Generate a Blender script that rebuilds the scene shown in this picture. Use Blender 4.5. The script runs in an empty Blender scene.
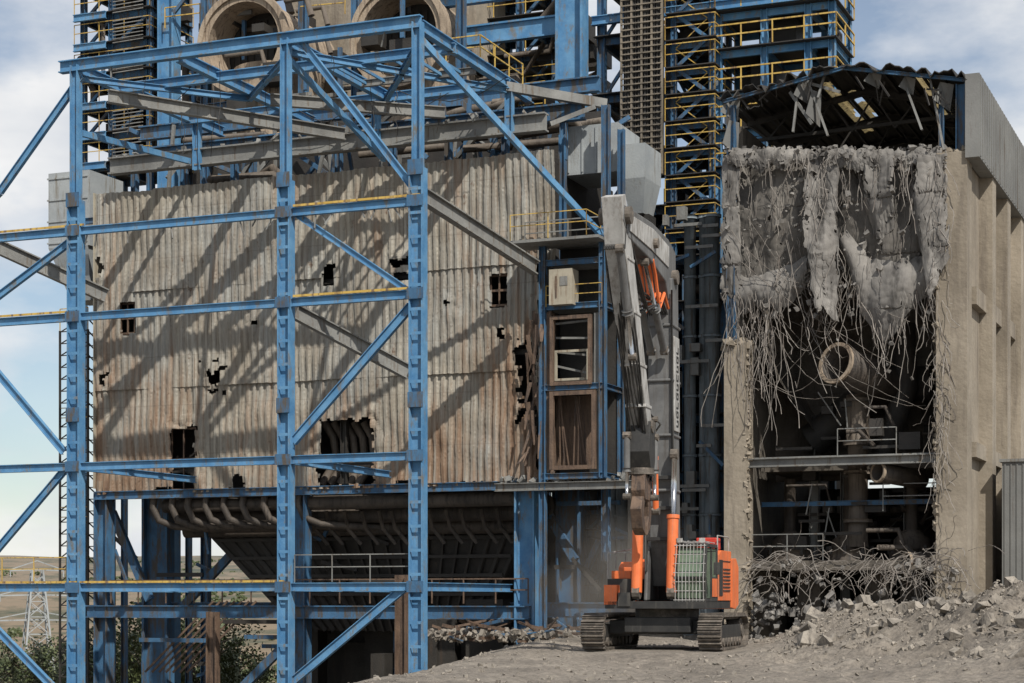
import bpy, math, random
from mathutils import Vector, Matrix, noise
random.seed(7)
R=random.random
def U(a,b): return a+(b-a)*random.random()
TH=math.radians(22.4); C=math.cos(TH); S_=math.sin(TH)
OX,OY=-3.71,75.0; F=1900.0; CZ=1.6
scene=bpy.context.scene

def P(u,v,b):
    rx=(u-512)/F
    t=(b+OX*S_+OY*C)/(rx*S_+C)
    return Vector(((t*rx-OX)*C-(t-OY)*S_, b, CZ+(600-v)/F*t))
def PA(u,v,a):
    rx=(u-512)/F
    t=(a+OX*C-OY*S_)/(rx*C-S_)
    return Vector((a,(t*rx-OX)*S_+(t-OY)*C, CZ+(600-v)/F*t))

# ---------------------------------------------------------------- materials
def nt(m):
    m.use_nodes=True; t=m.node_tree; t.nodes.clear(); return t,t.nodes,t.links
def weather(name,c1,c2,c3=None,s=0.6,rust=0.5,rough=0.7,metal=0.0,bump=0.3,bs=12.0,streak=(5,5,0.35),trans=0.0,rw=0.12):
    m=bpy.data.materials.new(name); t,N,L=nt(m)
    out=N.new('ShaderNodeOutputMaterial'); b=N.new('ShaderNodeBsdfPrincipled')
    L.new(b.outputs[0],out.inputs[0])
    tc=N.new('ShaderNodeTexCoord')
    n1=N.new('ShaderNodeTexNoise'); n1.inputs['Scale'].default_value=s; n1.inputs['Detail'].default_value=5; n1.inputs['Roughness'].default_value=0.68
    L.new(tc.outputs['Object'],n1.inputs['Vector'])
    r1=N.new('ShaderNodeValToRGB'); r1.color_ramp.elements[0].position=.35; r1.color_ramp.elements[1].position=.65
    r1.color_ramp.elements[0].color=(*c1,1); r1.color_ramp.elements[1].color=(*c2,1)
    L.new(n1.outputs['Fac'],r1.inputs[0])
    col=r1.outputs[0]
    if c3:
        mp=N.new('ShaderNodeMapping'); mp.inputs['Scale'].default_value=streak
        L.new(tc.outputs['Object'],mp.inputs[0])
        n2=N.new('ShaderNodeTexNoise'); n2.inputs['Scale'].default_value=1.0; n2.inputs['Detail'].default_value=6; n2.inputs['Roughness'].default_value=0.72
        L.new(mp.outputs[0],n2.inputs['Vector'])
        mr=N.new('ShaderNodeMapRange'); mr.inputs[1].default_value=rust; mr.inputs[2].default_value=rust+rw
        L.new(n2.outputs['Fac'],mr.inputs[0])
        mx=N.new('ShaderNodeMixRGB'); L.new(mr.outputs[0],mx.inputs[0]); L.new(col,mx.inputs[1]); mx.inputs[2].default_value=(*c3,1)
        col=mx.outputs[0]
    L.new(col,b.inputs['Base Color'])
    b.inputs['Roughness'].default_value=rough; b.inputs['Metallic'].default_value=metal
    if bump>0:
        n3=N.new('ShaderNodeTexNoise'); n3.inputs['Scale'].default_value=bs; n3.inputs['Detail'].default_value=4
        L.new(tc.outputs['Object'],n3.inputs['Vector'])
        bp=N.new('ShaderNodeBump'); bp.inputs['Strength'].default_value=bump; bp.inputs['Distance'].default_value=0.05
        L.new(n3.outputs['Fac'],bp.inputs['Height']); L.new(bp.outputs[0],b.inputs['Normal'])
    if trans>0:
        tr=N.new('ShaderNodeBsdfTranslucent'); L.new(col,tr.inputs[0])
        ms=N.new('ShaderNodeMixShader'); ms.inputs[0].default_value=trans
        L.new(b.outputs[0],ms.inputs[1]); L.new(tr.outputs[0],ms.inputs[2]); L.new(ms.outputs[0],out.inputs[0])
    return m
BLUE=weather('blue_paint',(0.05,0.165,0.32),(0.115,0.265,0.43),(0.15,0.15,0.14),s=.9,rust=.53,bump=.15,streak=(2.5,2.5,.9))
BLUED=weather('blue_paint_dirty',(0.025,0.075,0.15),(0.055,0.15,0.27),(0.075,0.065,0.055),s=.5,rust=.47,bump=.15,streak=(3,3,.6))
YEL=weather('yellow_rail_paint',(0.42,0.27,0.05),(0.55,0.38,0.1),(0.16,0.1,0.06),s=1.5,rust=.5,bump=0)
GREY=weather('grey_steel',(0.12,0.12,0.115),(0.24,0.24,0.225),(0.1,0.075,0.05),s=.4,rust=.54,bump=.2)
BGREY=weather('blue_grey_steel',(0.1,0.13,0.15),(0.2,0.23,0.25),(0.08,0.065,0.05),s=.4,rust=.52,bump=.2)
LGREY=weather('galvanised_duct',(0.24,0.26,0.27),(0.35,0.37,0.37),(0.17,0.15,0.12),s=.3,rust=.55,bump=.2,streak=(3,3,.3))
DARK=weather('dark_shaded_steel',(0.012,0.011,0.01),(0.035,0.031,0.026),(0.05,0.035,0.025),s=.5,rust=.58,bump=.3)  # dark tone also carries the shadow that lies on the ash hopper
DARKC=weather('dark_shaded_cladding',(0.018,0.016,0.014),(0.042,0.037,0.032),(0.07,0.05,0.035),s=.3,rust=.6,bump=.3)  # shade in and under the boiler house is put into this colour
RUST=weather('rusty_steel',(0.08,0.05,0.034),(0.16,0.105,0.07),(0.05,0.035,0.027),s=.8,rust=.5,bump=.4)
PIPE=weather('dusty_brown_pipe',(0.075,0.06,0.047),(0.14,0.115,0.09),(0.045,0.033,0.025),s=.6,rust=.52,bump=.3)
PIPED=weather('shaded_pipe',(0.04,0.032,0.025),(0.085,0.068,0.053),(0.025,0.02,0.016),s=.6,rust=.5,bump=.3)  # darker copy of the brown pipe, underside shade put into the colour
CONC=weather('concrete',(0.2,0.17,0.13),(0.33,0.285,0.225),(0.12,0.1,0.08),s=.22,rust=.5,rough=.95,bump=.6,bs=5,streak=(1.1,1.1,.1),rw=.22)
RACK=weather('cable_rack_steel',(0.13,0.11,0.08),(0.25,0.21,0.16),(0.07,0.06,0.05),s=.8,rust=.5,bump=0)
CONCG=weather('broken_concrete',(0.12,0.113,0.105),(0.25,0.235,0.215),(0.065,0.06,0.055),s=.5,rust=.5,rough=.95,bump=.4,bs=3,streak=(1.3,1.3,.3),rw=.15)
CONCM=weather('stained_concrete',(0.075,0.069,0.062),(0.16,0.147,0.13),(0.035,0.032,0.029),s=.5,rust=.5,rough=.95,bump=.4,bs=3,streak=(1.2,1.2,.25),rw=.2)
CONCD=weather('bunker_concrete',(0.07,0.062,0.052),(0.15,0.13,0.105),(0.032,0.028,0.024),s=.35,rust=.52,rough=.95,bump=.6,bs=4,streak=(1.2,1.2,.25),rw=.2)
CLAD=weather('metal_cladding',(0.12,0.12,0.115),(0.19,0.19,0.18),(0.1,0.085,0.07),s=.2,rust=.55,bump=.15,streak=(2,2,.2))
REBAR=weather('rebar',(0.11,0.098,0.085),(0.24,0.215,0.19),(0.07,0.05,0.04),s=2,rust=.52,bump=0)
TRANSL=weather('translucent_roof_sheet',(0.4,0.31,0.14),(0.5,0.4,0.22),(0.16,0.12,0.07),s=1.2,rust=.5,bump=0,trans=.35)
TAN=weather('tan_refractory',(0.26,0.205,0.15),(0.38,0.305,0.225),(0.15,0.11,0.08),s=.5,rust=.5,rough=.9,bump=.4)
CREAM=weather('cream_enamel',(0.3,0.27,0.21),(0.4,0.36,0.28),(0.16,0.1,0.06),s=1,rust=.53,bump=.1)
ORANGE=weather('orange_paint',(0.6,0.125,0.03),(0.72,0.17,0.05),(0.3,0.17,0.11),s=1.5,rust=.52,rough=.55,bump=.05,rw=.25)
WHITE=weather('light_grey_paint',(0.3,0.295,0.28),(0.44,0.43,0.41),(0.17,0.15,0.13),s=1.2,rust=.47,rough=.6,bump=.08,streak=(4,4,1.2),rw=.2)
BOOMG=weather('grey_paint',(0.09,0.09,0.09),(0.15,0.15,0.147),(0.07,0.06,0.052),s=1,rust=.5,rough=.6,bump=.08,rw=.2)
BLACK=weather('black_rubber',(0.015,0.015,0.015),(0.035,0.033,0.03),(0.1,0.09,0.075),s=2,rust=.55,rough=.6,bump=.1,rw=.2)
TRACKM=weather('track_steel',(0.06,0.052,0.043),(0.13,0.11,0.09),(0.22,0.18,0.145),s=3,rust=.5,rough=.7,bump=.3,streak=(4,4,4),rw=.2)
CHROME=weather('chrome_rod',(0.5,0.5,0.5),(0.6,0.6,0.6),None,rough=.2,metal=1,bump=0)
RED=weather('red_paint',(0.45,0.03,0.02),(0.5,0.05,0.03),None,rough=.5,bump=0)
GLASS=weather('tinted_glass',(0.1,0.14,0.1),(0.17,0.22,0.15),None,rough=.12,bump=0)
BARK=weather('bark',(0.07,0.05,0.035),(0.12,0.09,0.06),None,s=4,bump=.5)
LEAF=weather('foliage',(0.03,0.045,0.016),(0.085,0.1,0.035),None,s=1.2,rough=.6,bump=0)
ROCK=weather('rubble_stone',(0.16,0.142,0.12),(0.31,0.275,0.23),(0.1,0.088,0.075),s=1.5,rust=.5,rough=.95,bump=.5)

def corrmat():
    m=bpy.data.materials.new('weathered_corrugated_sheet'); t,N,L=nt(m)
    out=N.new('ShaderNodeOutputMaterial'); b=N.new('ShaderNodeBsdfPrincipled'); L.new(b.outputs[0],out.inputs[0])
    tc=N.new('ShaderNodeTexCoord'); sep=N.new('ShaderNodeSeparateXYZ'); L.new(tc.outputs['Object'],sep.inputs[0])
    def math_(op,a,bv=None):
        n=N.new('ShaderNodeMath'); n.operation=op
        for i,x in enumerate((a,bv)):
            if x is None: continue
            if isinstance(x,(int,float)): n.inputs[i].default_value=x
            else: L.new(x,n.inputs[i])
        return n.outputs[0]
    def noise_(scale,vec,det=6,rg=.65,loc=(0,0,0)):
        mp=N.new('ShaderNodeMapping'); mp.inputs['Scale'].default_value=vec; mp.inputs['Location'].default_value=loc; L.new(tc.outputs['Object'],mp.inputs[0])
        n=N.new('ShaderNodeTexNoise'); n.inputs['Scale'].default_value=scale; n.inputs['Detail'].default_value=det; n.inputs['Roughness'].default_value=rg
        L.new(mp.outputs[0],n.inputs['Vector']); return n.outputs['Fac']
    def mr(x,a,bb,c=0,d=1):
        n=N.new('ShaderNodeMapRange'); L.new(x,n.inputs[0]); n.inputs[1].default_value=a; n.inputs[2].default_value=bb; n.inputs[3].default_value=c; n.inputs[4].default_value=d; return n.outputs[0]
    def mix(f,a,c):
        n=N.new('ShaderNodeMixRGB')
        if isinstance(f,(int,float)): n.inputs[0].default_value=f
        else: L.new(f,n.inputs[0])
        for i,x in ((1,a),(2,c)):
            if isinstance(x,tuple): n.inputs[i].default_value=(*x,1)
            else: L.new(x,n.inputs[i])
        return n.outputs[0]
    pid=math_('FLOOR',math_('DIVIDE',sep.outputs[0],1.08))
    tier=math_('FLOOR',math_('DIVIDE',math_('ADD',sep.outputs[2],2.0),4.7))
    cmb=N.new('ShaderNodeCombineXYZ'); L.new(pid,cmb.inputs[0]); L.new(tier,cmb.inputs[1])
    wn=N.new('ShaderNodeTexWhiteNoise'); wn.noise_dimensions='3D'; L.new(cmb.outputs[0],wn.inputs['Vector'])
    pv=wn.outputs['Value']
    base=mix(pv,(0.235,0.215,0.175),(0.335,0.31,0.26))
    base=mix(mr(noise_(.18,(1,1,1),3,.5),.38,.62,0,.85),base,(0.265,0.27,0.255))
    base=mix(mr(noise_(1,(4,1,.22)),.48,.74,0,.65),base,(0.43,0.385,0.3))
    base=mix(mr(noise_(1.3,(6,1,.2),6,.7,(4,0,2)),.44,.66,0,.85),base,(0.13,0.105,0.08))
    base=mix(mr(noise_(.5,(1,1,.5),5,.6,(9,0,2)),.48,.7,0,.65),base,(0.18,0.145,0.105))
    zb=mr(sep.outputs[2],14,6.2,-.03,.20)
    zr=mr(sep.outputs[0],-8,1.0,0,.12)
    zl=mr(sep.outputs[0],-15,-22,0,.08)
    xr=mr(noise_(.3,(1,1,.4),3,.5),.4,.65,-.07,.12)
    pr=mr(pv,0,1,-.04,.05)
    rn=math_('ADD',math_('ADD',math_('ADD',noise_(1.1,(3.0,1,.25)),zb),math_('ADD',zr,zl)),math_('ADD',xr,pr))
    base=mix(mr(rn,.57,.82,0,.88),base,(0.2,0.118,0.066))
    base=mix(mr(rn,.76,.98,0,.85),base,(0.075,0.04,0.023))
    base=mix(mr(noise_(2.3,(1,1,.6),6,.7),.62,.72),base,(0.1,0.055,0.03))
    fr=math_('FRACT',math_('DIVIDE',math_('ADD',sep.outputs[2],2.0),2.35))
    base=mix(mr(math_('ABSOLUTE',math_('SUBTRACT',fr,.5)),.0,.015,.4,0),base,(0.12,0.09,0.07))
    L.new(base,b.inputs['Base Color']); b.inputs['Roughness'].default_value=.75
    n3=N.new('ShaderNodeTexNoise'); n3.inputs['Scale'].default_value=3; n3.inputs['Detail'].default_value=5; L.new(tc.outputs['Object'],n3.inputs['Vector'])
    bp=N.new('ShaderNodeBump'); bp.inputs['Strength'].default_value=.4; bp.inputs['Distance'].default_value=.06
    L.new(n3.outputs['Fac'],bp.inputs['Height']); L.new(bp.outputs[0],b.inputs['Normal'])
    return m
CORR=corrmat()

# ---------------------------------------------------------------- builder
class Part:
    def __init__(s): s.v=[]; s.f=[]
    def add(s,vs,fs):
        o=len(s.v); s.v+= [tuple(x) for x in vs]; s.f+=[tuple(i+o for i in f) for f in fs]
    def box(s,lo,hi):
        x0,y0,z0=lo; x1,y1,z1=hi
        s.add([(x0,y0,z0),(x1,y0,z0),(x1,y1,z0),(x0,y1,z0),(x0,y0,z1),(x1,y0,z1),(x1,y1,z1),(x0,y1,z1)],
              [(0,3,2,1),(4,5,6,7),(0,1,5,4),(1,2,6,5),(2,3,7,6),(3,0,4,7)])
    def prism(s,prof,p,q,up=None):
        p=Vector(p); q=Vector(q); d=(q-p)
        if d.length<1e-5: return
        d.normalize()
        if up is None: up=Vector((0,1,0)) if abs(d.z)>.9 else Vector((0,0,1))
        sd=d.cross(up).normalized(); u2=sd.cross(d).normalized()
        n=len(prof)
        vs=[p+sd*x+u2*y for x,y in prof]+[q+sd*x+u2*y for x,y in prof]
        fs=[tuple(range(n))[::-1],tuple(range(n,2*n))]+[(i,(i+1)%n,n+(i+1)%n,n+i) for i in range(n)]
        s.add(vs,fs)
    def rect(s,p,q,w,h,up=None):
        s.prism([(-w/2,-h/2),(w/2,-h/2),(w/2,h/2),(-w/2,h/2)],p,q,up)
    def ib(s,p,q,w,h,up=None,t=None):
        t=t or max(.025,h*.09); a=w/2; b=h/2; c=t/2
        s.prism([(-a,-b),(a,-b),(a,-b+t),(c,-b+t),(c,b-t),(a,b-t),(a,b),(-a,b),(-a,b-t),(-c,b-t),(-c,-b+t),(-a,-b+t)],p,q,up)
    def ibc(s,p,q,w,h):
        t=max(.03,w*.09); a=w/2; b=h/2; c=t/2
        s.prism([(-a,-b),(-a+t,-b),(-a+t,-c),(a-t,-c),(a-t,-b),(a,-b),(a,b),(a-t,b),(a-t,c),(-a+t,c),(-a+t,b),(-a,b)],p,q)
    def tube(s,pts,r,n=6,cap=True):
        pts=[Vector(x) for x in pts]; m=len(pts); vs=[];fs=[]
        prev=None
        for i,p in enumerate(pts):
            d=pts[min(i+1,m-1)]-pts[max(i-1,0)]
            if d.length<1e-6: d=Vector((0,0,1))
            d.normalize()
            if prev is None:
                up=Vector((0,1,0)) if abs(d.z)>.9 else Vector((0,0,1))
                sd=d.cross(up).normalized()
            else:
                sd=prev-d*prev.dot(d)
                if sd.length<1e-4: sd=d.orthogonal()
                sd.normalize()
            prev=sd; u2=sd.cross(d)
            rr=r[i] if isinstance(r,(list,tuple)) else r
            for k in range(n):
                an=2*math.pi*k/n; vs.append(p+sd*math.cos(an)*rr+u2*math.sin(an)*rr)
        for i in range(m-1):
            j=i+1
            for k in range(n):
                k2=(k+1)%n; fs.append((i*n+k,i*n+k2,j*n+k2,j*n+k))
        if cap:
            fs.append(tuple(range(n))); fs.append(tuple(range((m-1)*n,m*n))[::-1])
        s.add(vs,fs)
    def ring(s,c,axis,r0,r1,l,n=28):
        c=Vector(c); ax=Vector(axis).normalized(); sd=ax.orthogonal().normalized(); u2=ax.cross(sd)
        vs=[]
        for (r,o) in ((r1,0),(r1,l),(r0,l),(r0,0)):
            for k in range(n):
                an=2*math.pi*k/n; vs.append(c+ax*o+sd*math.cos(an)*r+u2*math.sin(an)*r)
        fs=[]
        for j in range(4):
            for k in range(n):
                fs.append((j*n+k,j*n+(k+1)%n,((j+1)%4)*n+(k+1)%n,((j+1)%4)*n+k))
        s.add(vs,fs)
    def poly(s,pts,x0,x1):
        n=len(pts)
        s.add([(x0,y,z) for y,z in pts]+[(x1,y,z) for y,z in pts],[tuple(range(n)),tuple(range(n,2*n))[::-1]]+[(i,n+i,n+(i+1)%n,(i+1)%n) for i in range(n)])
    def chunk(s,c,r,sq=1):
        c=Vector(c); M=Matrix.Rotation(U(0,6.28),3,Vector((U(-1,1),U(-1,1),U(-1,1.01))).normalized())
        sx,sy,sz=r*U(.6,1.2),r*U(.6,1.2),r*U(.4,1)*sq
        vs=[]
        for x,y,z in ((-1,-1,-1),(1,-1,-1),(1,1,-1),(-1,1,-1),(-1,-1,1),(1,-1,1),(1,1,1),(-1,1,1)):
            vs.append(c+M@Vector((x*sx*U(.4,1),y*sy*U(.4,1),z*sz*U(.4,1))))
        s.add(vs,[(0,3,2,1),(4,5,6,7),(0,1,5,4),(1,2,6,5),(2,3,7,6),(3,0,4,7)])
class Obj:
    def __init__(s,name,kind='plant',loc=None,rot=0):
        s.name=name; s.parts={}; s.kind=kind; s.loc=loc or (0,0,0); s.rot=rot; s.extra={}
        if kind=='plant': s.loc=(OX,OY,0); s.rot=-TH
    def __call__(s,pn,mat,**kw):
        k=pn
        if k not in s.parts: s.parts[k]=(Part(),mat); s.extra[k]=kw
        return s.parts[k][0]
    def done(s):
        e=bpy.data.objects.new(s.name,None); e.empty_display_size=.5
        scene.collection.objects.link(e); e.location=s.loc; e.rotation_euler=(0,0,s.rot)
        for k,(p,m) in s.parts.items():
            if not p.v: continue
            me=bpy.data.meshes.new(k); me.from_pydata(p.v,[],p.f); me.materials.append(m); me.update()
            o=bpy.data.objects.new(k,me); scene.collection.objects.link(o); o.parent=e
            kw=s.extra[k]
            if kw.get('smooth'):
                for pl in me.polygons: pl.use_smooth=True
            if kw.get('solid'):
                md=o.modifiers.new('s','SOLIDIFY'); md.thickness=kw['solid']
            if kw.get('bevel'):
                md=o.modifiers.new('b','BEVEL'); md.width=kw['bevel']; md.segments=2; md.limit_method='ANGLE'
        return e

def rail(p,pts,h=1.1,r=.028,post=1.5,toe=False):
    pts=[Vector(x) for x in pts]
    for hh in (h,h*.55):
        for i in range(len(pts)-1):
            p.rect(pts[i]+Vector((0,0,hh)),pts[i+1]+Vector((0,0,hh)),r*2,r*2)
    for i in range(len(pts)-1):
        d=pts[i+1]-pts[i]; n=max(1,int(d.length/post))
        for k in range(n+1):
            q=pts[i]+d*k/n; p.rect(q,q+Vector((0,0,h)),r*1.8,r*1.8)

# ---------------------------------------------------------------- terrain
def sm(x): x=max(0,min(1,x)); return x*x*(3-2*x)
def G(X,Y,cx,cy,sx,sy,h): return h*math.exp(-((X-cx)/sx)**2/2-((Y-cy)/sy)**2/2)
def gh(X,Y):
    line=-2.6+(min(Y,110)-36.6)*0.108
    z=-6*sm((line-X)/13)
    z-=14*sm((Y-100)/130)
    if Y>350:
        z+=sm((Y-400)/1200)*(56+18*noise.noise(Vector((X/420,Y/500,3)))+7*noise.noise(Vector((X/90,Y/120,1))))
    z+=G(X,Y,17.5,51,3.4,6,2.35)+G(X,Y,14.5,57,2.4,3,.8)+G(X,Y,10.4,60,1.7,3.2,1.0)+G(X,Y,14,65,3,2.5,.9)+G(X,Y,12.2,43,1.6,2.5,.5)-G(X,Y,4,50,5,9,.25)
    if Y<130:
        k=.3+1.5*min(1,G(X,Y,16,54,4.8,10,1.3))
        z+=k*(.25*noise.noise(Vector((X*.5,Y*.5,0)))+.22*noise.noise(Vector((X*1.3,Y*1.3,5)))+.14*noise.noise(Vector((X*3.2,Y*3.2,9))))
        # wheel and crawler ruts on the haul road
        for r0 in (1.2,3.1,5.6,7.2):
            xr=r0+1.0*math.sin(Y*.11+r0)+(Y-50)*.03; z-=.07*math.exp(-((X-xr)/.28)**2)
    w=math.exp(-(((X-5.2)/3.4)**4)-(((Y-63.2)/4.6)**4)); z*=(1-w)
    return z-.03
def axis(lo,hi,st,far0,far1,g=1.25):
    a=[]; x=lo
    while x<=hi: a.append(x); x+=st
    s=st; x=a[-1]
    while x<far1: s*=g; x+=s; a.append(x)
    s=st; x=a[0]; l=[]
    while x>far0: s*=g; x-=s; l.append(x)
    return l[::-1]+a
xs=axis(-14,22,.16,-2500,2500,1.12); ys=axis(32,88,.22,-200,4500,1.09)
vs=[(x,y,gh(x,y)) for y in ys for x in xs]; nx=len(xs)
fs=[(j*nx+i,j*nx+i+1,(j+1)*nx+i+1,(j+1)*nx+i) for j in range(len(ys)-1) for i in range(nx-1)]
me=bpy.data.meshes.new('ground'); me.from_pydata(vs,[],fs)
for pl in me.polygons: pl.use_smooth=True
gm=bpy.data.materials.new('dusty_ground'); t,N,L=nt(gm)
out=N.new('ShaderNodeOutputMaterial'); b=N.new('ShaderNodeBsdfPrincipled'); L.new(b.outputs[0],out.inputs[0]); b.inputs['Roughness'].default_value=.95
tc=N.new('ShaderNodeTexCoord')
def nz(sc,d=6,r=.65):
    n=N.new('ShaderNodeTexNoise'); n.inputs['Scale'].default_value=sc; n.inputs['Detail'].default_value=d; n.inputs['Roughness'].default_value=r; L.new(tc.outputs['Object'],n.inputs['Vector']); return n.outputs['Fac']
def rmp(x,els):
    r=N.new('ShaderNodeValToRGB'); 
    while len(r.color_ramp.elements)<len(els): r.color_ramp.elements.new(.5)
    for e,(p,c) in zip(r.color_ramp.elements,els): e.position=p; e.color=(*c,1)
    L.new(x,r.inputs[0]); return r.outputs[0]
near=rmp(nz(.3),[(.3,(.17,.147,.12)),(.5,(.265,.23,.19)),(.7,(.35,.305,.25))])
fine=rmp(nz(5,9,.85),[(.38,(.4,.4,.4)),(.62,(1.3,1.3,1.3))])
mx=N.new('ShaderNodeMixRGB'); mx.blend_type='MULTIPLY'; mx.inputs[0].default_value=.85; L.new(near,mx.inputs[1]); L.new(fine,mx.inputs[2])
far=rmp(nz(.02,10,.75),[(.36,(.035,.045,.02)),(.46,(.1,.085,.045)),(.54,(.2,.145,.09)),(.7,(.15,.12,.07))])
sp=N.new('ShaderNodeSeparateXYZ'); L.new(tc.outputs['Object'],sp.inputs[0])
mr=N.new('ShaderNodeMapRange'); L.new(sp.outputs[1],mr.inputs[0]); mr.inputs[1].default_value=95; mr.inputs[2].default_value=130
m2=N.new('ShaderNodeMixRGB'); L.new(mr.outputs[0],m2.inputs[0]); L.new(mx.outputs[0],m2.inputs[1]); L.new(far,m2.inputs[2]); 
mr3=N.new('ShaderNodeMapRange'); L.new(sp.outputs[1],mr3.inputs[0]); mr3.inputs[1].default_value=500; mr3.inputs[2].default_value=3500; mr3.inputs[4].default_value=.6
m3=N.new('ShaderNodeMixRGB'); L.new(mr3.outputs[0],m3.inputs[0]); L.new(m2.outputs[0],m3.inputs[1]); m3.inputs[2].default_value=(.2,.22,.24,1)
L.new(m3.outputs[0],b.inputs['Base Color'])
bp=N.new('ShaderNodeBump'); bp.inputs['Strength'].default_value=.9; bp.inputs['Distance'].default_value=.15; L.new(nz(3.5,8,.8),bp.inputs['Height']); L.new(bp.outputs[0],b.inputs['Normal'])
me.materials.append(gm)
go=bpy.data.objects.new('ground',me); scene.collection.objects.link(go)

rb=Obj('rubble_pile','world')
p=rb('stones',ROCK)
for i in range(13000):
    k=R()
    if k<.5: X,Y=random.gauss(15.5,3),random.gauss(52,7)
    elif k<.7: X,Y=random.gauss(11,2.6),random.gauss(59,3)
    elif k<.82: X,Y=U(7.5,24),random.gauss(69,2.5)
    else: X,Y=U(-5,20),U(36,80)
    if abs(X-5.2)<3.2 and abs(Y-62.5)<5: continue
    r=.02+.07*R()**3+(.26*R()**2 if R()<.06 and X>8.5 else 0)
    p.chunk((X,Y,gh(X,Y)+r*.2),r)
rb.done()

# ---------------------------------------------------------------- front steel frame
fr=Obj('steel_frame')
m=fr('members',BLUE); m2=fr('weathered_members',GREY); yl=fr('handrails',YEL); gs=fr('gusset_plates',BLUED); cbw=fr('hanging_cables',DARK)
aR=P(418,0,0).x; aM=P(286,0,0).x; aL=P(76,0,0).x; aLL=aL-(aM-aL)*1.0
ZT=P(418,22,0).z
GZ=-6.5
def zAt(u,v,b=0): return P(u,v,b).z
for a,w in ((aR,.6),(aM,.55),(aL,.6),(aLL,.6)):
    m.ibc((a,0,GZ),(a,0,zAt(418,168)),w,.5)
    m.ibc((a,0,zAt(418,168)),(a,0,ZT),w*.62,.4)
    z=GZ+.5
    while z<zAt(418,168)-.6:
        m.box((a-w/2+.06,-.235,z),(a+w/2-.06,-.22,z+.12)); z+=.95
    for z in (zAt(418,168),zAt(418,400)): gs.box((a-w/2-.03,-.28,z-.3),(a+w/2+.03,-.253,z+.3))
levels=[zAt(285,213),zAt(285,303),zAt(285,460),zAt(285,587)]
def seg(z,a0,a1,b=0,w=.22,h=.4,part=None): (part or m).ib((a0,b,z),(a1,b,z),w,h)
FAR=aLL-1
cols=[aLL,aL,aM,aR]
seg(ZT,aL-.8,aR+.15,h=.5,w=.35)
for i,z in enumerate(levels):
    for j in range(3):
        seg(z,cols[j]+.3,cols[j+1]-.3,h=.34)
    seg(z,FAR-8,aLL-.3,h=.34)
    for a in cols:
        gs.box((a-.36,-.3,z-.22),(a+.36,-.283,z+.22))
def pd(u1,v1,u2,v2,b=0.12,w=.2,h=.3,part=None,kind='ib',b2=None):
    b2=b if b2 is None else b2
    getattr(part or m,kind)(P(u1,v1,b),P(u2,v2,b2),w,h)
pd(0,192,82,76); pd(-60,250,0,192)
pd(-20,310,78,236); pd(-20,570,68,466); pd(-20,352,64,452); pd(-20,612,52,686)
pd(294,32,412,186,.1,.18,.28); pd(296,214,410,292,.1,.16,.24)
pd(411,306,293,442,.1,.22,.34); pd(404,588,280,692,.1,.22,.34)
pd(-10,243,106,296,1,.35,.62,m2,b2=5); pd(296,312,408,372,1,.35,.62,m2,b2=5); pd(424,196,536,268,1,.35,.62,m2,b2=8)
for z,(a0,a1) in ((levels[1],(aLL-3,aL-.4)),(levels[1],(aM+.4,aR-.3)),(levels[0],(aM+.4,aR+.2)),(levels[0],(aLL-2,aL+.5)),(levels[3],(aLL,aM))):
    yl.box((a0,-.16,z+.19),(a1,-.12,z+.28))
rail(yl,[(aLL-2,0,levels[3]+.2),(aL-.5,0,levels[3]+.2)],r=.02)
rail(m2,[(aM+.4,0,levels[3]+.2),(aR-.4,0,levels[3]+.2)],r=.02)
BD=9.0
for a in (aL,aM-5.2,aM,aR):
    m.ib((a,.2,ZT-.1),(a,BD+3,ZT-.1),.3,.48)
for bb in (3.2,BD):
    m.ib((aL-.5,bb,ZT-.2),(aR+.2,bb,ZT-.2),.28,.42)
m.ib((aL,.4,ZT-.45),(aM-5.2,6,ZT-.45),.2,.26); m.ib((aM-5.2,6,ZT-.45),(aM,.4,ZT-.45),.2,.26)
m.ib((aM,.4,ZT-.45),(aR,BD,ZT-.45),.2,.26); m.ib((aR,.4,ZT-.45),(aM,BD,ZT-.45),.2,.26)
for k in range(6):
    a=aM+.5+k*.9; m.rect((a,3.2,ZT-.3),(a,6.2,ZT-.3),.08,.12)
m2.ib((aM+.3,6.2,ZT-.3),(aR-.2,6.2,ZT-.3),.2,.3)
zb=zAt(300,150,BD)
for a in (aL+.3,aM-5.2,aM-.5,aR+.1):
    m.ibc((a,BD+.2,zb-.4),(a,BD+.2,ZT-.3),.35,.3)
m.rect((aR,.2,ZT-.6),P(606,240,10),.18,.26); m2.rect((aR,BD,ZT-.3),P(606,104,12),.3,.4)
m.rect((aL,.3,ZT-2.8),(aL,BD,zb),.18,.26); m.rect((aM,.3,ZT-.8),(aM,BD,zb-.8),.18,.26)
m2.ib((aL+1.5,.2,ZT-1.4),(aM-2,BD,zb+.5),.35,.55)
m2.ib((aM-3,4,ZT-1.2),(aM+3,BD,zb+1),.3,.5)
rail(yl,[(aR-1.6,6.2,ZT+.1),(aR,6.2,ZT+.1),(aR,BD+2,ZT+.1)],r=.025)
for a in (aL,aM,aR):
    m.ib((a,.3,levels[3]),(a,9.5,levels[3]),.25,.35); 
    if a!=aR: m.ib((a,.3,levels[2]),(a,9.5,levels[2]),.22,.3)
for k in range(26):
    a=U(aL,aR); z=random.choice([ZT,levels[0]]); bb=random.choice([0,3.2,BD]) if z==ZT else 0
    m2.rect((a,bb,z-.2),(a+U(-.3,.3),bb+U(-.3,.3),z-U(.3,.8)),.04,.07)
for k in range(14):
    a=U(aL,aR); bb=U(.3,BD); l=U(.6,3.2); pts=[(a,bb,ZT-.3)]
    for j in range(6): a+=U(-.12,.12); bb+=U(-.1,.1); pts.append((a,bb,ZT-.3-l*(j+1)/6))
    cbw.tube(pts,.016,4)
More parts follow.
